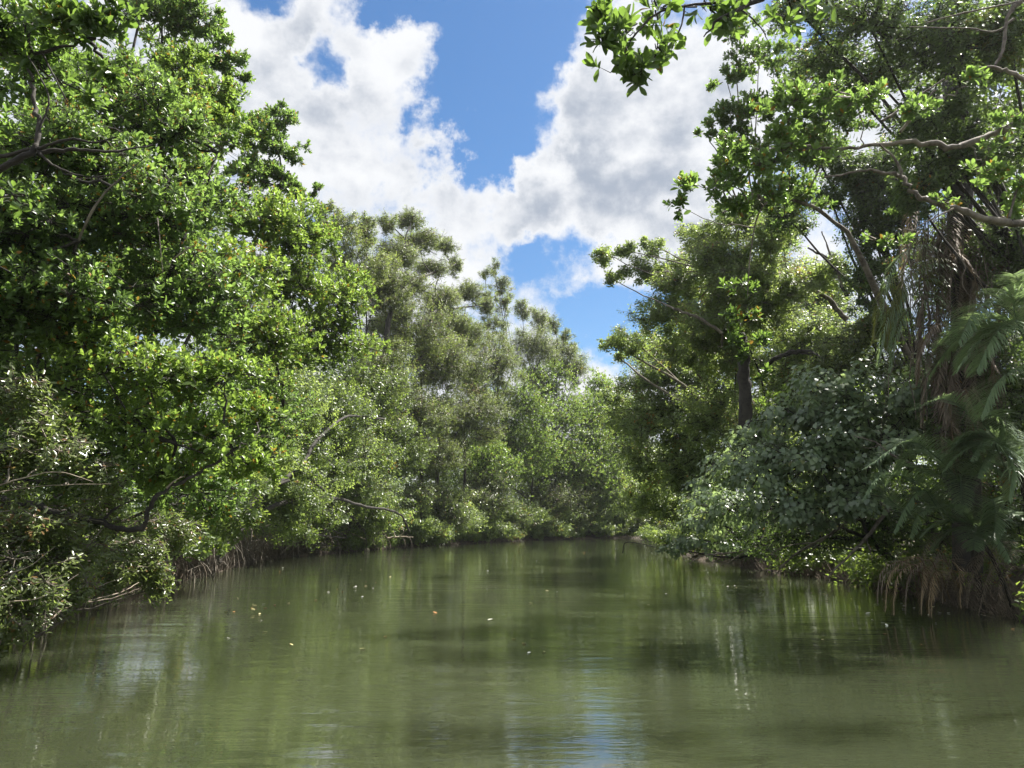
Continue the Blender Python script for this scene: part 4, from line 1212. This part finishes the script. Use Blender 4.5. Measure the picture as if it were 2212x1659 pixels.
dead_branch('bare pale pole slanting up from the left water edge, a twig forking upward', [(606, 1197, 40), (640, 1165, 40), (675, 1125, 40), (700, 1098, 40)],
            [[(655, 1148, 40), (662, 1110, 40), (668, 1088, 40)], [(690, 1108, 40), (715, 1098, 40), (730, 1090, 40)]], .045, seed=1)
dead_branch('short whitish log lying at the foot of the stout trunk on the left bank', [(838, 1163, 53), (865, 1160, 53), (893, 1161, 53)],
            [[(855, 1161, 53), (848, 1140, 53), (862, 1122, 53)], [(862, 1160, 53), (872, 1146, 53), (852, 1130, 53)], [(868, 1160, 53), (874, 1168, 53), (876, 1180, 53)]], .08, seed=2)
dead_branch('arched bare twigs crossing above the water beside the whitish log', [(700, 1180, 46), (740, 1150, 46), (790, 1165, 46)], [[(720, 1162, 46), (735, 1140, 46), (760, 1138, 46)], [(650, 1185, 44), (690, 1172, 44), (720, 1182, 44)],
            [(740, 1150, 46), (745, 1166, 46), (742, 1184, 46)], [(860, 1150, 52), (880, 1130, 52), (905, 1122, 52)]], .035, ROOT, seed=3)
dead_branch('longest dark branch trailing left along the water from under the right shrub', [(1700, 1155, 22), (1640, 1180, 22.4), (1570, 1195, 22.6), (1520, 1200, 23), (1488, 1218, 22.5)],
            [[(1620, 1185, 22.4), (1580, 1210, 22), (1556, 1222, 21.5)], [(1560, 1196, 22.6), (1530, 1186, 23), (1500, 1184, 23)]], .035, BARK_GREY, seed=4)
dead_branch('thin curved twig standing in open water left of the right shrub', [(1345, 1195, 29), (1352, 1172, 29), (1390, 1176, 29), (1440, 1190, 29), (1470, 1203, 29)], [[(1395, 1177, 29), (1420, 1184, 28.6), (1436, 1200, 28.4)]], .018, BARK, seed=5)
dead_branch('forked dark branch diving steeply into the water under the right shrub', [(1860, 1100, 19.5), (1800, 1150, 19.6), (1730, 1190, 20), (1690, 1222, 20.2), (1678, 1240, 20.4)],
            [[(1790, 1155, 19.6), (1740, 1200, 19.8), (1700, 1236, 19.9)], [(1760, 1172, 19.8), (1700, 1180, 20), (1650, 1205, 20.6), (1620, 1225, 21)], [(1830, 1125, 19.5), (1780, 1140, 19.5), (1730, 1180, 19.5)]], .045, BARK_GREY, seed=6)
dead_branch('grey pole leaning into the black water left of the palms', [(1935, 1080, 18.4), (1880, 1150, 18.2), (1840, 1195, 18), (1788, 1248, 17.6)], [[(1868, 1160, 18.2), (1880, 1190, 18), (1884, 1215, 17.9)], [(1900, 1125, 18.3), (1860, 1120, 18.3), (1800, 1150, 18.3)]], .05, BARK_GREY, seed=7)
dead_branch('broken pale branch poking out of the round leaved shrub', [(1990, 1010, 16.5), (1930, 985, 16.6), (1890, 955, 16.6), (1845, 942, 16.6)], [[(1900, 962, 16.6), (1880, 968, 16.5), (1862, 966, 16.5)]], .028, BARK_GREY, seed=8)
dead_branch('pinkish brown driftwood log wedged on the right bank under the shrub', [(1590, 1188, 27), (1620, 1190, 27), (1662, 1186, 27)], [[(1600, 1190, 27), (1592, 1180, 27), (1585, 1172, 27)]], .10, ROOT, seed=9, name='driftwood_log', cat='log')

SMALL = np.random.default_rng(90)
# a pale stone at the foot of the left bank
rk = bpy.data.meshes.new('stone')
import bmesh
bm = bmesh.new()
bmesh.ops.create_icosphere(bm, subdivisions=3, radius=.16)
for vtx in bm.verts:
    n_ = .8 + .2 * math.sin(vtx.co.x * 17 + 3 * math.sin(vtx.co.y * 20)) * math.cos(vtx.co.z * 15)
    vtx.co = Vector((vtx.co.x * n_ * 1.2, vtx.co.y * n_, vtx.co.z * n_ * .8))
for fc in bm.faces:
    fc.smooth = True
bm.to_mesh(rk)
bm.free()
rk.materials.append(bark_mat('pale_stone', (.30, .24, .18), (.52, .44, .35), 20, .8, .3))
st = link(bpy.data.objects.new('stone', rk))
st.location = [float(q) for q in P(793, 1187, 50) * (1, 1, 0) + np.array((0, 0, .05))]
tag(st, 'pale rounded stone at the water line below the left bank', 'stone')


# ================================================================ leaves and bits floating on the water
def float_mat(name, c, rough=.45):
    m, n = new_mat(name)
    p = n.node('ShaderNodeBsdfPrincipled', {'Base Color': (*c, 1), 'Roughness': rough})
    n.node('ShaderNodeOutputMaterial', {0: p.outputs[0]})
    return m


def floaters():
    kinds = []
    for nm, c in (('pale yellow', (.62, .55, .25)), ('orange brown', (.45, .2, .06)), ('whitish', (.75, .74, .62))):
        m = float_mat('floating_' + nm.replace(' ', '_'), c)
        V, L, S, nf = leaf_arrays(np.array([[-.06, 0, 0]]), np.array([[1., 0, 0]]), np.array([[0, 0, 1.]]), np.array([.12]), np.array([.055]), 2)
        V[:, 2] += .02 * np.abs(V[:, 0] * 16) ** 2 * .4
        kinds.append((nm, np_mesh('floating_leaf', V, L, S, m)))
    spots = [(543, 1521 / 1920 * 1659 + 0, 1), (594, 1307, 1), (546, 1306, 0), (832, 1376, 1), (1040, 1270, 0), (1052, 1273, 2), (1165, 1215, 0), (1560, 1290, 2), (1892, 1250, 0), (1908, 1295, 0), (2022, 1347, 2), (2188, 1360, 1),
             (1885, 1340, 2), (1908, 1346, 2), (2010, 1318, 2), (1700, 1262, 2), (1846, 1268, 0)]
    for k in range(64):
        v = 1180 + 240 * SMALL.random() ** 1.3
        u = SMALL.uniform(420 + max(0, 0), 2150)
        spots.append((u, v, int(SMALL.choice([0, 0, 1, 2, 2]))))
    for k in range(40):                  # drift lines along the eddies
        t = SMALL.random()
        spots.append((1560 + 480 * t + SMALL.normal(0, 10), 1262 + 60 * t + SMALL.normal(0, 5), int(SMALL.choice([0, 2, 2]))) if k % 2 else (460 + 420 * t, 1330 - 80 * t + SMALL.normal(0, 6), int(SMALL.choice([0, 1, 2]))))
    lx, ly = zip(*LEFT_BANK)
    rx, ry = zip(*RIGHT_BANK)
    for u, v, k in spots:
        dz = P(u, v, 1.0) - np.array((0, 0, CAM_H))
        if dz[2] >= -.01:
            continue
        t = -CAM_H / dz[2]
        x, y = dz[0] * t, t
        if y > 48 or not (np.interp(y, ly[:11], lx[:11]) + .5 < x < np.interp(y, ry[:8], rx[:8]) - .4):
            continue
        nm, me = kinds[k]
        o = bpy.data.objects.new('floating_leaf', me)
        o.location = (float(x), float(y), .006)
        o.rotation_euler = (SMALL.normal(0, .12), SMALL.normal(0, .12), SMALL.uniform(0, 6.28))
        s = SMALL.uniform(.45, .95)
        o.scale = (s, s, s)
        link(o)
        if y > 30:
            where = 'far up the river'
        elif x > 5:
            where = 'near the dead fronds on the right' if y < 20 else 'off the round leaved shrub'
        elif x < -3.5:
            where = 'close to the lower left bushes' if y < 16 else 'off the stilt roots on the left'
        else:
            where = 'in the open middle of the river' if y > 15 else 'on the nearest open water'
        size_ = 'tiny ' if s < .62 else 'larger ' if s > .8 else ''
        tag(o, f'{size_}{nm} fallen leaf floating {where}', 'leaf', 'fallen leaves floating on the river')


floaters()

# ================================================================ woods behind both banks
for nm, side, base, seed, lobes in (
        ('background_forest', 'left', on_bank(-22, 30), 95, [(-200, 700, 26, 420, 480, 4), (150, 600, 26, 260, 420, 3), (150, 980, 26, 300, 160, 4), (360, 560, 30, 160, 200, 3), (500, 800, 34, 200, 240, 3), (620, 850, 44, 160, 200, 3),
                                                             (780, 920, 52, 200, 180, 4), (980, 980, 60, 200, 130, 4), (1120, 1000, 72, 160, 110, 4), (1250, 1030, 110, 160, 90, 4), (1380, 1060, 125, 140, 60, 4), (680, 1070, 42, 200, 70, 3), (620, 1050, 62, 240, 90, 4), (900, 1030, 88, 260, 100, 5), (1150, 1040, 104, 240, 90, 5), (1400, 1060, 118, 170, 80, 5),
                                                             (900, 1100, 60, 200, 50, 3)]),
        ('background_forest', 'right', on_bank(26, 40), 96, [(2350, 500, 24, 260, 700, 4), (2150, 850, 26, 200, 320, 3), (1950, 950, 30, 200, 220, 3), (1800, 940, 36, 160, 220, 3), (1650, 990, 44, 160, 150, 3), (1500, 1040, 60, 120, 90, 4),
                                                             (2100, 250, 22, 200, 260, 3)])):
    rg = np.random.default_rng(seed)
    if side == 'left':
        lobes = off_the_river(lobes, -4)
    g_ = grow('farwood', lobes, rg, 3.2, 1.15, .42, nsub=70)
    ob = instanced_foliage(nm, 'farwood', g_['tb'], g_['D'], g_['tone'] * .8, 1.15, 0, rg, origin=base)
    tag(ob, 'dim forest standing behind the ' + side + ' bank trees', 'forest', kind='stuff')


def undergrowth(side, seed, n):
    """bushes and saplings crowding the edge of the bank, from the water back under the trees"""
    rng = np.random.default_rng(seed)
    bank = np.array(LEFT_BANK[1:14] if side == 'left' else RIGHT_BANK[1:11], float)
    seg = np.hypot(*np.diff(bank, axis=0).T)
    cum = np.concatenate(([0], np.cumsum(seg)))
    clumps = int(cum[-1] * 5)
    s = rng.uniform(0, cum[-1], clumps)
    ex, ey = np.interp(s, cum, bank[:, 0]), np.interp(s, cum, bank[:, 1])
    i = np.clip(np.searchsorted(cum, s) - 1, 0, len(seg) - 1)
    t = nrm(np.diff(bank, axis=0)[i])
    nx, ny = (-t[:, 1], t[:, 0]) if side == 'left' else (t[:, 1], -t[:, 0])
    back = rng.uniform(-.7, 9, clumps)
    cx, cyy = ex + nx * back, ey + ny * back
    cr = rng.uniform(.5, 1.3, clumps)
    ch = rng.uniform(.3, 1.0, clumps) * np.interp(back, [0, 3, 9], [1.2, 3.0, 4.5])
    ok = ~((side == 'left') & (back < 1.6) & (ey > 17) & (ey < 46) & (rng.random(clumps) < .85))
    w = rng.choice(np.flatnonzero(ok), n)
    q = nrm(rng.normal(0, 1, (n, 3))) * rng.random((n, 1)) ** .4
    tip = np.stack((cx[w], cyy[w], ch[w]), 1) + q * np.stack((cr, cr, np.maximum(ch * .8, .4)), 1)[w]
    tip[:, 2] = np.maximum(tip[:, 2], .12 + rng.random(n) * .3)
    D = nrm(q * .6 + (0, -.2, .5) + rng.normal(0, .3, (n, 3)))
    base = np.array((bank[3][0], bank[3][1], .2))
    ob = instanced_foliage('undergrowth', 'broad', tip, D, rng.normal(.45, .15, clumps)[w], 1.25, 0, rng, origin=base)
    tag(ob, 'shaded bushes and saplings crowding the edge of the ' + side + ' bank', 'undergrowth', kind='stuff')
    zadd(tip)


undergrowth('left', 97, 42000)
undergrowth('right', 98, 26000)

flush_foliage()


def glare_veil():  # scattering volume added to lift the shadows, standing in for lens glare
    bm_ = bmesh.new()
    bmesh.ops.create_cube(bm_, size=1.0)
    me = bpy.data.meshes.new('glare_veil')
    bm_.to_mesh(me)
    bm_.free()
    m = bpy.data.materials.new('glare_veil_volume')
    m.use_nodes = True
    m.node_tree.nodes.clear()
    n = NT(m.node_tree)
    pv = n.node('ShaderNodeVolumePrincipled', {'Color': (.93, .96, 1.0, 1), 'Density': .0003, 'Anisotropy': .6})
    o_ = n.node('ShaderNodeOutputMaterial')
    n.t.links.new(pv.outputs[0], o_.inputs['Volume'])
    me.materials.append(m)
    ob = link(bpy.data.objects.new('glare_veil', me))
    ob.location, ob.scale = (0, 0, 24.0), (5200, 5400, 54.0)
    tag(ob, 'thin volume added to veil the view like lens glare and lift the shadows', 'glare_veil', kind='stuff')


glare_veil()
print('foliage triangles', TRIS[0], 'instances', COUNT[0], 'objects', len(bpy.data.objects))
